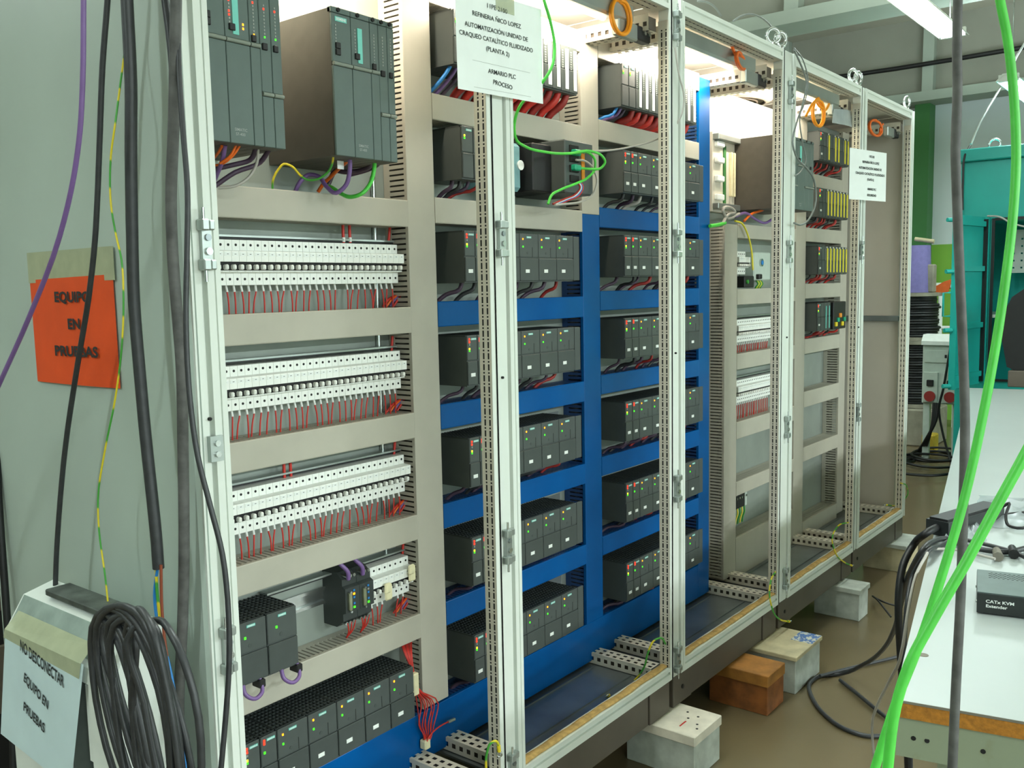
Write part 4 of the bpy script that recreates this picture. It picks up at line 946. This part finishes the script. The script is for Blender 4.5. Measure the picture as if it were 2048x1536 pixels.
# thin grey leads over the cabinet tops and down the fourth upright
cable('thin_cable', 'thin_grey', Y([(1466, 42), (1482, 32), (1500, 28), (1520, 34), (1538, 48), (1549, 62)], .06), .0030, 'thin grey lead arching over the roof towards the lifting eyes')
cable('thin_cable', 'thin_grey', Y([(1395, 2), (1415, 5), (1430, 15), (1442, 32)], .06), .0030, 'thin grey lead lying on the roof of the third bay')
cable('thin_cable', 'thin_grey', Y([(1588, 100), (1600, 125), (1613, 165), (1606, 205), (1592, 250), (1585, 285), (1592, 312), (1612, 335), (1628, 360), (1632, 400), (1618, 438), (1600, 450), (1588, 446)], -.02), .0035, 'grey lead hanging in a loop before the fourth upright')
cable('thin_cable', 'thin_grey', Y([(1588, 96), (1606, 120), (1616, 160), (1608, 210), (1600, 230), (1606, 290), (1612, 320), (1600, 345), (1590, 352)], -.012), .0024, 'second thinner grey lead before the fourth upright')
# leads over the duct in the fourth bay
for c, pts, r, l in (('grey_cable', [(1445, 448), (1455, 430), (1470, 424), (1462, 416), (1446, 420), (1450, 432), (1478, 428)], .006, 'cream cable knot above the slotted grey duct'), ('purple', [(1470, 434), (1490, 426), (1510, 438), (1530, 446), (1548, 436)], .0055, 'purple cable over the far level duct'),
        ('orange_cable', [(1488, 442), (1500, 430), (1520, 422), (1548, 412)], .005, 'orange cable over the far level duct'), ('green_cable', [(1420, 452), (1435, 450), (1450, 446)], .007, 'green cable tail over the slotted grey duct'), ('yellow_strip', [(1470, 442), (1485, 448), (1495, 468), (1503, 500), (1506, 540)], .0036, 'yellow-green wire hanging past the six small breakers')):
    cable('cable', c, Y(pts, .235), r, l)
# earth straps at the feet of the uprights
for i, (pts, lug) in enumerate((([(972, 1545, 'y', .02), (974, 1505, 'y', .01), (982, 1486, 'y', .0), (990, 1482, 'y', -.005), (997, 1490, 'y', -.006), (998, 1500, 'y', -.006)], (998, 1498)),
        ([(1216, 1391, 'z', .016), (1240, 1384, 'y', .11), (1268, 1362, 'y', .08), (1288, 1335, 'y', .05), (1297, 1302, 'y', .03), (1308, 1281, 'y', .02), (1322, 1276, 'y', .01), (1331, 1288, 'y', .008)], (1216, 1391)),
        ([(1552, 1142, 'y', .008), (1542, 1160, 'y', .0), (1539, 1190, 'y', -.01), (1546, 1222, 'y', -.02), (1562, 1240, 'y', -.02), (1578, 1243, 'y', -.02)], (1578, 1243)),
        ([(1697, 1045, 'y', .008), (1676, 1052, 'y', .02), (1664, 1080, 'y', .02), (1672, 1108, 'y', .0), (1688, 1124, 'y', -.01), (1703, 1131, 'y', -.01)], (1703, 1131)),
        ([(1801, 966, 'y', -.005), (1813, 972, 'y', -.01), (1815, 990, 'y', -.005), (1800, 1007, 'y', .03), (1772, 1010, 'y', .06)], (1772, 1010)))):
    p = pl(pts); t = thing('earth_strap', p[0], 'yellow-green earth wire with a ring lug at the foot of the %s upright' % ORD[i+1], 'wire', 'earth wires of the uprights')
    MB().tube(p, .0030, 8, 4).build('wire', 'earth', t)
    q = min((0, -1), key=lambda k: (p[k]-atd(lug[0], lug[1], (p[k]-CP).dot(FW))).length); a, b_ = p[q], p[1 if q == 0 else -2]
    dd = (a-b_).normalized()
    MB().cyl(a-dd*.012, a+dd*.004, .0045, 8).build('crimp', 'yellow', t); MB().torus(a+dd*.011, dd.orthogonal(), .006, .002, 12, 6).build('ring_lug', 'steel', t)

p = [at(1668, 218, 'y', .05), at(1703, 222, 'y', .05), at(1705, 258, 'y', .05), at(1662, 246, 'y', .05)]
sheet_mesh(p[3], p[2], p[1], p[0], NY, .012, .01).one('plastic_bag', 'bag', 'small clear plastic bag hanging beside the sheet in the fourth bay', 'bag')
t = thing('roof_fan', (2.92, .46, 1.955), 'round grey fan grille under the roof of the fourth bay', 'fan')
MB().cyl((2.92, .46, 1.955), (2.92, .46, 1.981), .17, 32, .19).build('rim', 'frame_inner', t)
for i in range(4): MB().torus((2.92, .46, 1.953), (0, 0, 1), .04+.035*i, .006, 24, 6).build('grille_ring', 'plinth', t)
# ================================================================== wooden blocks under the plinth
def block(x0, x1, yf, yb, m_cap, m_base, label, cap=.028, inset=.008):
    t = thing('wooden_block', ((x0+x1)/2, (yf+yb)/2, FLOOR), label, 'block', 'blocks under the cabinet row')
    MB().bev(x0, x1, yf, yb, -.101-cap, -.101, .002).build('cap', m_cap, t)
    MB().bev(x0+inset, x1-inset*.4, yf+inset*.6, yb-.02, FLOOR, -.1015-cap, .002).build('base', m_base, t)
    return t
b1 = block(1.452, 1.627, -.132, .12, 'painted_block', 'painted_grey', 'white-painted wooden block with a red mark, nearest under the plinth', .030)
MB().box(1.490, 1.528, -.066, -.062, -.1012, -.0998).build('red_mark', 'red_wire', b1)
for xx, yy in ((1.55, -.06), (1.575, -.08), (1.53, -.1), (1.585, -.04), (1.505, -.112)):
    MB().cyl((xx, yy, -.1012), (xx, yy, -.1004), .004, 8).build('nail_hole', 'hole', b1)
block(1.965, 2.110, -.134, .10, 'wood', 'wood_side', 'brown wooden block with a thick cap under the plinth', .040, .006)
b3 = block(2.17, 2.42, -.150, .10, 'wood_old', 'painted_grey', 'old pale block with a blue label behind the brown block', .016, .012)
MB().box(2.32, 2.418, -.148, -.07, -.1012, -.1004).build('label_sticker', 'sticker_blue', b3)
block(3.00, 3.13, -.10, .12, 'painted_grey', 'painted_grey', 'small pale block with a chamfered cap under the fourth bay', .022, .012)
block(3.78, 4.02, -.07, .16, 'painted_grey', 'wood_old', 'far pale block under the end of the cabinet row', .02, .014)
block(.30, .47, -.06, .16, 'wood_old', 'wood_old', 'pale block hidden low under the first bay', .03)
block(.72, .9, -.06, .16, 'wood_old', 'wood_old', 'pale block low under the second upright', .03)
# ================================================================== work table on the right
TZ = .52; ta = math.radians(10.9); TU = Vector((math.cos(ta), math.sin(ta), 0)); TW = Vector((math.sin(ta), -math.cos(ta), 0)); T0 = Vector((.660, -.895, 0))
def tp(u, w_, z): return T0+TU*u+TW*w_+Vector((0, 0, z))
def tbox(m, u0, u1, w0, w1, z0, z1):
    return m.add([tp(u, w_, z) for z in (z0, z1) for u, w_ in ((u0, w0), (u1, w0), (u1, w1), (u0, w1))],
                 [(0, 1, 2, 3), (7, 6, 5, 4), (4, 5, 1, 0), (5, 6, 2, 1), (6, 7, 3, 2), (7, 4, 0, 3)])
TL, TWD = 4.75, .95
t = thing('work_table', tp(TL/2, TWD/2, FLOOR), 'long white work table with a worn chipboard edge and grey-green frame', 'table')
tbox(MB(), 0, TL, 0, TWD, TZ-.004, TZ).build('laminate', 'table_top', t)
tbox(MB(), 0, TL, 0, TWD, TZ-.029, TZ-.004).build('board', 'chipboard', t)
tbox(MB(), -.0012, 0, 0, TWD, TZ-.0042, TZ-.0002).build('edge_trim', 'duct_back', t)
for u0, u1, w0, w1 in ((.004, .034, .004, TWD-.01), (TL-.04, TL-.01, .01, TWD-.01), (.034, TL-.04, .012, .04), (.034, TL-.04, TWD-.04, TWD-.012)):
    tbox(MB(), u0, u1, w0, w1, TZ-.096, TZ-.0292).build('apron', 'table_frame', t)
for u, w_ in ((.030, .065), (.030, TWD-.08), (2.3, .05), (2.3, TWD-.08), (TL-.09, .05), (TL-.09, TWD-.08)):
    tbox(MB(), u, u+.05, w_, w_+.055, FLOOR, TZ-.0965).build('leg', 'table_frame', t)
for u, w_ in ((.0035, .03), (.0035, .13), (.0035, .05), (.0035, .2)):
    MB().cyl(tp(u, w_, TZ-.062+.02*(w_ % .03)), tp(u+.002, w_, TZ-.062), .004, 8).build('chip', 'hole', t)
MB().cyl(tp(.21, .03, TZ), tp(.21, .03, TZ+.0006), .009, 14).build('screw_cap', 'duct_back', t)
# signal extender box
K0 = at(1953, 1227, 'z', TZ)
ku = math.radians(12); KU = Vector((math.cos(ku), math.sin(ku), 0)); KW = Vector((math.sin(ku), -math.cos(ku), 0))
def kbox(m, u0, u1, w0, w1, z0, z1):
    P_ = [K0+KU*u+KW*w_+Vector((0, 0, z-TZ)) for z in (z0, z1) for u, w_ in ((u0, w0), (u1, w0), (u1, w1), (u0, w1))]
    return m.add(P_, [(0, 1, 2, 3), (7, 6, 5, 4), (4, 5, 1, 0), (5, 6, 2, 1), (6, 7, 3, 2), (7, 4, 0, 3)])
t = thing('signal_extender', K0+KU*.05+KW*.06, 'small black and grey signal extender box on the white table', 'device')
kbox(MB(), .0, .165, 0, .16, TZ+.003, TZ+.0425).build('housing', 'kvm_front', t)
kbox(MB(), .004, .1648, 0.0004, .1596, TZ+.0425, TZ+.0445).build('lid', 'kvm_top', t)
m = MB()
for i in range(6):
    for j in range(12): kbox(m, .110+i*.007, .1125+i*.007, .022+j*.0085+(i % 2)*.004, .026+j*.0085+(i % 2)*.004, TZ+.0444, TZ+.0448)
m.build('vent_holes', 'hole', t)
for w_ in (.012, .14):
    for u in (.008, .145): kbox(MB(), u, u+.01, w_, w_+.01, TZ, TZ+.003).build('rubber_foot', 'black', t)
for u in (.03, .13): MB().cyl(K0+KU*u+KW*(-.002)+Vector((0, 0, .016)), K0+KU*u+KW*.001+Vector((0, 0, .016)), .003, 8).build('screw', 'steel', t)
kbox(MB(), -.0008, .001, .118, .15, TZ+.012, TZ+.030).build('port', 'green_dark', t)
kn = -KU
for b_, w0, w1, z in (('CATx KVM', .016, .066, .0280), ('Extender', .016, .054, .0185)):
    text_on(b_, K0+KW*w0+Vector((0, 0, z)), K0+KW*w1+Vector((0, 0, z)), kn, .0062, t, 'white', .0002, .0008)
# power adapter and the leads on the table
A0, A1 = at(1872, 1056, 'z', TZ+.02), at(1984, 1022, 'z', TZ+.02)
du = (A1-A0).normalized(); dw = Vector((du.y, -du.x, 0))
t = thing('power_adapter', (A0+A1)/2-Vector((0, 0, .02)), 'long black power adapter lying on the white table', 'adapter')
m = MB(); L_ = (A1-A0).length
P_ = [A0+du*u+dw*w_+Vector((0, 0, z-.02)) for z in (.001, .040) for u, w_ in ((0, -.028), (L_, -.028), (L_, .034), (0, .034))]
m.add(P_, [(3, 2, 1, 0), (4, 5, 6, 7), (0, 1, 5, 4), (1, 2, 6, 5), (2, 3, 7, 6), (3, 0, 4, 7)]); m.build('body', 'kvm_front', t)
P_ = [A0+du*u+dw*w_+Vector((0, 0, z-.02)) for z in (.040, .046) for u, w_ in ((.006, -.022), (L_-.006, -.022), (L_-.006, .028), (.006, .028))]
MB().add(P_, [(3, 2, 1, 0), (4, 5, 6, 7), (0, 1, 5, 4), (1, 2, 6, 5), (2, 3, 7, 6), (3, 0, 4, 7)]).build('lid', 'black', t)
zc = TZ+.01
RG = 'leads on and beside the white table'
cable('power_lead', 'black', [(1876, 1053, 'z', TZ+.02), (1850, 1068, 'z', TZ+.03), (1828, 1088, 2.42), (1808, 1125, 2.40), (1799, 1170, 2.38), (1797, 1230, 2.38), (1800, 1290, 2.40), (1806, 1380, 2.42), (1815, 1500, 2.45)], .0095, 'thick black lead hanging off the left edge of the table', 'cable', RG, down=True)
cable('power_lead', 'black', [(1975, 1040, 'z', zc), (2010, 1032, 'z', zc), (2060, 1026, 'z', zc), (2120, 1016, 'z', zc)], .008, 'black lead leaving the adapter to the right', 'cable', RG)
cable('power_lead', 'black', [(1985, 1014, 'z', TZ+.02), (2008, 1012, 'z', TZ+.05), (2018, 1006, 'z', TZ+.06), (2012, 1030, 'z', TZ+.03), (2016, 1050, 'z', zc), (2035, 1056, 'z', zc), (2070, 1045, 'z', zc)], .004, 'thin black lead curling at the end of the adapter', 'cable', RG)
cable('power_lead', 'black_cable', [(2090, 1088, 'z', zc), (2048, 1097, 'z', zc), (2010, 1104, 'z', zc), (1970, 1100, 'z', zc), (1930, 1092, 'z', zc), (1895, 1078, 'z', zc), (1868, 1082, 'z', TZ+.02), (1845, 1100, 'z', TZ+.02), (1822, 1140, 2.32), (1806, 1190, 2.46), (1790, 1255, 2.72), (1765, 1300, 2.98), (1725, 1330, 3.22), (1680, 1348, 'z', FLOOR+.01), (1640, 1352, 'z', FLOOR+.008), (1620, 1366, 'z', FLOOR+.008), (1624, 1395, 'z', FLOOR+.008), (1650, 1430, 'z', FLOOR+.008), (1690, 1458, 'z', FLOOR+.008), (1735, 1472, 'z', FLOOR+.008), (1775, 1470, 'z', FLOOR+.008), (1830, 1450, 'z', FLOOR+.008)], .0070, 'long black lead sagging from the table to the floor', 'cable', RG)
cable('power_lead', 'black_cable', [(2060, 1120, 'z', zc), (2030, 1105, 'z', zc), (2000, 1096, 'z', zc), (1960, 1086, 'z', zc), (1920, 1078, 'z', zc), (1880, 1092, 'z', zc), (1850, 1110, 'z', TZ+.02), (1826, 1150, 2.25), (1815, 1200, 2.2), (1810, 1260, 2.2), (1812, 1340, 2.2), (1820, 1460, 2.2)], .0055, 'second black lead dropping behind the table edge', 'cable', RG, down=True)
cable('power_lead', 'grey_cable', [(1990, 1118, 'z', zc), (1960, 1110, 'z', zc), (1920, 1100, 'z', zc), (1880, 1098, 'z', zc), (1850, 1115, 'z', TZ+.02), (1832, 1150, 2.15), (1818, 1210, 2.12), (1806, 1290, 2.12), (1780, 1360, 2.3), (1755, 1410, 2.4), (1745, 1440, 2.45), (1750, 1540, 2.5)], .0035, 'pale grey lead dropping behind the table edge', 'cable', RG, down=True)
cable('power_lead', 'black_cable', [(1640, 1352, 'z', FLOOR+.02), (1700, 1336, 'z', FLOOR+.01), (1760, 1322, 'z', FLOOR+.01), (1830, 1305, 'z', FLOOR+.01)], .0060, 'black lead lying straight across the floor under the table', 'cable', RG)
cable('power_lead', 'black_cable', [(1680, 1360, 'z', FLOOR+.01), (1720, 1392, 'z', FLOOR+.01), (1760, 1425, 'z', FLOOR+.01), (1820, 1470, 'z', FLOOR+.01)], .0065, 'black lead running diagonally across the floor', 'cable', RG)
cable('wire_scrap', 'black', [(1745, 1192, 'z', FLOOR+.02), (1765, 1212, 'z', FLOOR+.05), (1782, 1234, 'z', FLOOR+.02)], .004, 'short black wire scrap standing on the floor', 'wire', 'wire scraps on the floor')
cable('wire_scrap', 'black', [(1747, 1194, 'z', FLOOR+.02), (1770, 1205, 'z', FLOOR+.02), (1800, 1214, 'z', FLOOR+.01)], .004, 'longer black wire scrap on the floor', 'wire', 'wire scraps on the floor')
for i, (px, py) in enumerate(((1994, 1105), (2025, 1100))):
    p = at(px, py, 'z', TZ+.012)
    MB().cyl(p-Vector((.04, 0, 0))+TW*.01, p+Vector((.02, 0, 0))-TW*.005, .012, 10, .009).one('cable_plug', 'duct_back' if i == 0 else 'black', '%s plug lying behind the signal extender' % ('grey', 'black')[i], 'plug')
# cables hanging close to the camera
cable('network_cable', 'green_cable', [(a, b_, .66) for a, b_ in [(1975, -1300), (1985, -500), (2000, 0), (2012, 60), (2024, 150), (2031, 250), (2032, 330), (2026, 430), (2011, 560), (1990, 700), (1964, 840), (1928, 1000), (1884, 1150), (1834, 1300), (1794, 1400), (1752, 1530), (1690, 1750), (1640, 2400)]], .0032, 'bright green cable hanging from above before the white table', 'cable', 'green network cables', 12, hung=True, down=True)
cable('network_cable', 'green_cable', [(a, b_, .58) for a, b_ in [(2420, 100), (2220, 560), (2060, 890), (1990, 1018), (1930, 1128), (1870, 1232), (1818, 1330), (1792, 1412), (1776, 1530), (1760, 1800), (1750, 2500)]], .0033, 'second bright green cable slanting in from the right', 'cable', 'green network cables', 12, hung=True, down=True)
cable('hanging_cable', 'grey_rubber', [(a, b_, 1.0) for a, b_ in [(1918, -1300), (1916, -20), (1914, 100), (1915, 180), (1911, 300), (1914, 400), (1920, 560), (1926, 700), (1930, 850), (1927, 1000), (1921, 1200), (1913, 1350), (1905, 1530), (1895, 1900)]], .0050, 'dark grey cable hanging straight down before the teal cabinet', 'cable', None, 12, hung=True, down=True)
# monitor on the far end of the table
t = thing('monitor', at(2036, 795, 'z', TZ), 'black monitor seen from behind at the far end of the table', 'monitor')
c = at(2052, 772, 'z', TZ); 
MB().bev(c.x-.10, c.x+.06, c.y-.12, c.y+.085, TZ, TZ+.10, .004).build('base', 'plinth', t)
P_ = [(c.y+.10, TZ+.12), (c.y+.135, TZ+.30), (c.y+.13, TZ+.45), (c.y+.085, TZ+.55), (c.y+.02, TZ+.60), (c.y-.30, TZ+.60), (c.y-.30, TZ+.101), (c.y+.06, TZ+.101)]
MB().prism(P_, 'x', c.x-.06, c.x+.02).build('back_shell', 'black', t)
# ================================================================== teal cabinet beyond the table
TX = 6.1
t = thing('teal_cabinet', (TX+.35, -.5, FLOOR), 'tall teal steel cabinet with its door standing open', 'cabinet')
yL, yR = .262, -1.25
MB().box(TX, TX+.7, yL-.02, yL, FLOOR, 1.97).build('side_wall', 'teal', t); MB().box(TX, TX+.7, yR, yR+.02, FLOOR, 1.97).build('side_wall', 'teal', t)
MB().box(TX+.68, TX+.7, yR, yL, FLOOR, 1.97).build('rear_wall', 'teal', t)
MB().bev(TX-.04, TX+.74, yR-.03, yL+.03, 1.972, 2.055, .006).build('roof', 'teal', t)
MB().box(TX, TX+.02, yR+.02, yL-.02, 1.575, 1.97).build('upper_panel', 'teal', t)
MB().box(TX, TX+.02, .055, yL-.02, FLOOR, 1.575).build('jamb', 'teal', t); MB().box(TX, TX+.02, yR+.02, -1.1, FLOOR, 1.575).build('jamb', 'teal', t)
MB().box(TX, TX+.02, -1.1, .055, FLOOR, .50).build('lower_panel', 'teal', t)
m = MB(); m.box(TX-.014, TX, .040, .058, .49, 1.585).box(TX-.014, TX, -1.1, .04, 1.570, 1.588).box(TX-.014, TX, -1.1, .04, .49, .505); m.build('door_seal', 'black', t)
MB().box(TX+.02, TX+.66, -1.1, .2, .92, .94).build('shelf', 'panel_grey', t)
MB().box(TX+.02, TX+.66, yR+.02, yL-.02, 1.576, 1.586).build('inner_roof', 'teal', t)
m = MB().pierced((TX+.40, .03, 1.22), (0, 0, 1), (0, -1, 0), .30, .62, [(.03+.05*i, .042+.05*i, .03+.05*j, .042+.05*j) for i in range(5) for j in range(12)]); m.build('pierced_plate', 'panel_grey', t)
for i, (dy, dz) in enumerate(((-.22, 1.40), (-.25, 1.38), (-.22, 1.30), (-.30, 1.32))): MB().bev(TX+.35, TX+.39, dy-.05, dy+.01, dz-.02, dz+.015, .006).build('red_fitting', 'red_wire', t)
e = MB().torus((TX+.2, .10, 2.055+.045), (1, .2, 0), .034, .008).build('eyebolt', 'steel', t); MB().cyl((TX+.2, .10, 2.053), (TX+.2, .10, 2.075), .014, 10).build('collar', 'steel', e)
# the door, swung out towards the camera
H0, H1 = Vector((TX-.02, .095, 0)), Vector((5.56, .168, 0)); dd = (H1-H0).normalized(); dn = Vector((-dd.y, dd.x, 0))
def dbox(m, u0, u1, n0, n1, z0, z1):
    return m.add([H0+dd*u+dn*k+Vector((0, 0, z)) for z in (z0, z1) for u, k in ((u0, n0), (u1, n0), (u1, n1), (u0, n1))],
                 [(3, 2, 1, 0), (4, 5, 6, 7), (0, 1, 5, 4), (1, 2, 6, 5), (2, 3, 7, 6), (3, 0, 4, 7)])
LD = (H1-H0).length
d_ = dbox(MB(), 0, LD, -.012, .0, .475, 1.595).build('door', 'teal', t)
for z in (1.53, 1.235, .86, .53): dbox(MB(), .05, LD-.03, .0, .022, z, z+.034).build('rib', 'teal', d_)
for u in (0, LD-.018): dbox(MB(), u, u+.018, .0, .028, .475, 1.595).build('fold', 'teal', d_)
dbox(MB(), .018, .034, .0, .024, .49, 1.58).build('door_seal', 'black', d_)
for z in (.50, .86, 1.235, 1.56): MB().cyl(H1+Vector((0, 0, z)), H1+Vector((-.04, .035, z)), .014, 8).build('latch', 'teal', d_)
p = H1+Vector((-.02, .05, 0))
MB().tube([H1+Vector((0, .012, 1.10)), p+Vector((0, 0, 1.10)), p+Vector((0, 0, .95)), H1+Vector((0, .012, .95))], .007, 8, 1).build('handle', 'teal', d_)
MB().bev(TX-.02, TX+.1, yL+.002, yL+.03, 1.62, 1.80, .004).build('side_box', 'white', t)
MB().tube([at(2075, 45, 'x', 6.5), at(2035, 110, 'x', 6.4), at(1995, 185, 'x', 6.3), at(1960, 245, 'x', 6.2), at(1942, 288, 'x', 6.15)], .008, 8, 2).one('suspension_rod', 'zinc', 'thin grey rod slanting up from the teal cabinet', 'rod')
cable('cable', 'black', [(1940, 292, 'x', 6.12), (1930, 310, 'x', 6.06), (1926, 360, 'x', 6.04), (1925, 420, 'x', 6.0)], .007, 'black cable running down beside the teal cabinet top')
cable('cable', 'grey_cable', [(1975, 432, 'x', 6.06), (2000, 434, 'x', 6.03), (2020, 445, 'x', 6.03), (2048, 453, 'x', 6.03), (2090, 455, 'x', 6.03)], .006, 'pale cable across the opening of the teal cabinet')
# ================================================================== socket stand and cable drums farther back
SX = 6.9
def sp(x, y): return at(x, y, 'x', SX)
a, b_ = sp(1846, 690), sp(1910, 812)
t = thing('socket_stand', (SX+.06, (a.y+b_.y)/2, FLOOR), 'grey socket board with red sockets on two metal legs', 'stand')
yl, yr, zt, zb = a.y, b_.y-.03, sp(1878, 690).z, sp(1878, 808).z
MB().bev(SX, SX+.12, yr, yl, zb, zt, .006).build('board', 'panel_grey', t)
MB().prism([(SX-.03, zt), (SX-.03, zt+.03), (SX+.02, zt+.08), (SX+.14, zt+.08), (SX+.14, zt)], 'y', yr-.005, yl+.005).build('hood', 'white', t)
o = MB().bev(SX-.012, SX+.002, yr+.015, yl-.015, zt-.14, zt-.04, .004).build('breaker_window', 'panel_grey', t)
for i in range(4): MB().box(SX-.016, SX-.011, yr+.03+i*.022, yr+.046+i*.022, zt-.10, zt-.075).build('breaker', 'hole', o)
for i, yy in enumerate((yl-.065, yr+.065)):
    MB().bev(SX-.014, SX+.002, yy-.055, yy+.055, zb+.01, zb+.25, .003).build('socket_panel', 'panel_grey', t)
    MB().cyl((SX-.03, yy, zb+.06), (SX, yy, zb+.06), .042, 16).build('red_socket', 'red_socket', t)
    MB().bev(SX-.03, SX, yy-.025, yy+.025, zb+.14, zb+.19, .004).build('plug_socket', 'black', t)
for yy in (yl-.03, yr+.03): MB().bev(SX+.03, SX+.07, yy-.025, yy+.025, FLOOR, zb, .003).build('leg', 'panel_grey', t)
for i in range(3):
    cable('power_lead', 'black', [(1868+i*4, 806, 'x', SX-.04), (1866+i*3, 840, 'x', SX-.06), (1858-i*2, 875, 'x', SX-.05), (1842-i*4, 905, 'z', FLOOR+.02), (1820-i*6, 915+i*5, 'z', FLOOR+.012), (1790, 925, 'z', FLOOR+.012)], .012, 'black lead, %s of three, dropping from the socket stand' % ORD[i], 'cable', 'leads of the socket stand')
cable('power_lead', 'black', [(1912, 640, 'x', SX-.1), (1900, 700, 'x', SX-.1), (1886, 780, 'x', SX-.1), (1878, 815, 'x', SX-.08), (1884, 860, 'x', SX-.06), (1902, 925, 'z', FLOOR+.01), (1915, 960, 'z', FLOOR+.01)], .009, 'thin black lead crossing the socket stand', 'cable', 'leads of the socket stand')
for i, (cx, cy, rx) in enumerate(((1862, 912, .16), (1870, 918, .24), (1850, 928, .3), (1880, 908, .2))):
    c = at(cx, cy, 'z', FLOOR+.012+i*.012)
    MB().tube([c+Vector((math.cos(a_)*rx*1.5, math.sin(a_)*rx, .004*math.sin(3*a_))) for a_ in [2*math.pi*k/12 for k in range(12)]], .010, 6, 3, True).one('cable_ring', 'black', 'black cable ring, %s of four, lying on the floor by the socket stand' % ORD[i], 'cable', 'cable rings on the floor')
DX = 7.7
def drum(cy, z0, z1, R, label, mcoil='cable_black'):
    t = thing('cable_drum', (DX, cy, z0), label, 'cable drum', 'stacked cable drums')
    for z in (z0, z1-.03): MB().cyl((DX, cy, z), (DX, cy, z+.03), R, 28).build('flange', 'drum_wood', t)
    MB().cyl((DX, cy, z0+.03), (DX, cy, z1-.03), R*.80, 24).build('core', mcoil, t)
    n = int((z1-z0-.06)/.022)
    for i in range(n): MB().torus((DX+random.uniform(-.01, .01), cy+random.uniform(-.01, .01), z0+.042+i*.022), (0, 0, 1), R*.84+random.uniform(-.012, .012), .012, 20, 6).build('winding', mcoil, t)
cyd = at(1832, 640, 'x', DX).y
zf = [at(1850, yy, 'x', DX).z for yy in (585, 680, 812)]
R_ = (at(1832, 640, 'x', DX)-at(1882, 640, 'x', DX)).length
drum(cyd, zf[1]+.001, zf[0], R_, 'upper drum of black cable beyond the cabinet row')
drum(cyd, zf[2], zf[1], R_, 'lower drum of black cable beyond the cabinet row')
t = thing('drum_stand', (DX, cyd, FLOOR), 'wooden crate under the stacked cable drums', 'crate')
MB().bev(DX-.25, DX+.25, cyd-.22, cyd+.22, FLOOR, zf[2]-.005, .01).build('crate_body', 'drum_wood', t)
MB().cyl((DX-.05, cyd+.02, zf[0]+.002), (DX-.05, cyd+.02, at(1830, 492, 'x', DX).z), .15, 20, .135).one('wire_spool', 'lilac', 'lilac spool standing on the upper cable drum', 'spool')
MB().bev(DX-.1, DX, cyd-.16, cyd-.02, zf[0]+.001, zf[0]+.24, .01).one('grey_box', 'drum_wood', 'small drab box beside the lilac spool', 'box')
p = at(1830, 478, 'x', DX); q = at(1868, 483, 'x', DX); MB().cyl(p, q, .018, 10).one('wooden_stick', 'wood_old', 'wooden stick lying over the lilac spool', 'stick')
p = at(1880, 575, 'x', DX); MB().prism([(p.y+.10, p.z-.03), (p.y-.06, p.z-.05), (p.y-.09, p.z+.07), (p.y-.03, p.z+.05), (p.y+.02, p.z+.02), (p.y+.10, p.z)], 'x', DX, DX+.03).one('hand_saw', 'orange_saw', 'orange saw handle lying beside the drums', 'saw')
a, b_ = at(1813, 815, 'x', 6.6), at(1845, 836, 'x', 6.6)
MB().bev(7.2, 7.35, b_.y+.06, a.y+.04, FLOOR, FLOOR+.15, .01).one('yellow_crate', 'yellow_box', 'yellow box on the floor behind the end of the cabinet row', 'box')
t = thing('barrier', (8.7, .85, FLOOR), 'white barrier with a red and white top rail before the green wall', 'barrier')
yy0, yy1 = 1.15, .55
for y_ in (yy1, .70, .85, 1.0, yy1-.15): MB().cyl((8.7, y_, FLOOR), (8.7, y_, 1.12), .022, 8).build('post', 'white', t)
for z in (.35, .72): MB().cyl((8.7, yy1-.2, z), (8.7, yy0, z), .018, 8).build('bar', 'white', t)
for i in range(10): MB().cyl((8.7, yy1-.2+i*.08, 1.12), (8.7, yy1-.12+i*.08, 1.12), .03, 8).build('rail_band', 'red_wire' if i % 2 else 'white', t)

# crumpled clear film on the table
for k, (u0, u1, w0, w1) in enumerate(((1.22, 1.62, .10, .40), (1.02, 1.34, .02, .12))):
    N = 14; V_ = []
    rnd = random.Random(3+k)
    for i in range(N+1):
        for j in range(N+1):
            e_ = min(i, N-i, j, N-j)/N*2
            V_.append(tp(u0+(u1-u0)*i/N+rnd.uniform(-.006, .006), w0+(w1-w0)*j/N+rnd.uniform(-.006, .006), TZ+.0015+rnd.uniform(.0, .022)*min(1, e_*2)))
    MB().add(V_, [(i*(N+1)+j, (i+1)*(N+1)+j, (i+1)*(N+1)+j+1, i*(N+1)+j+1) for i in range(N) for j in range(N)], True).one('plastic_film', 'bag', ('large crumpled clear film lying behind the signal extender', 'small crumpled clear film near the left table edge')[k], 'film')
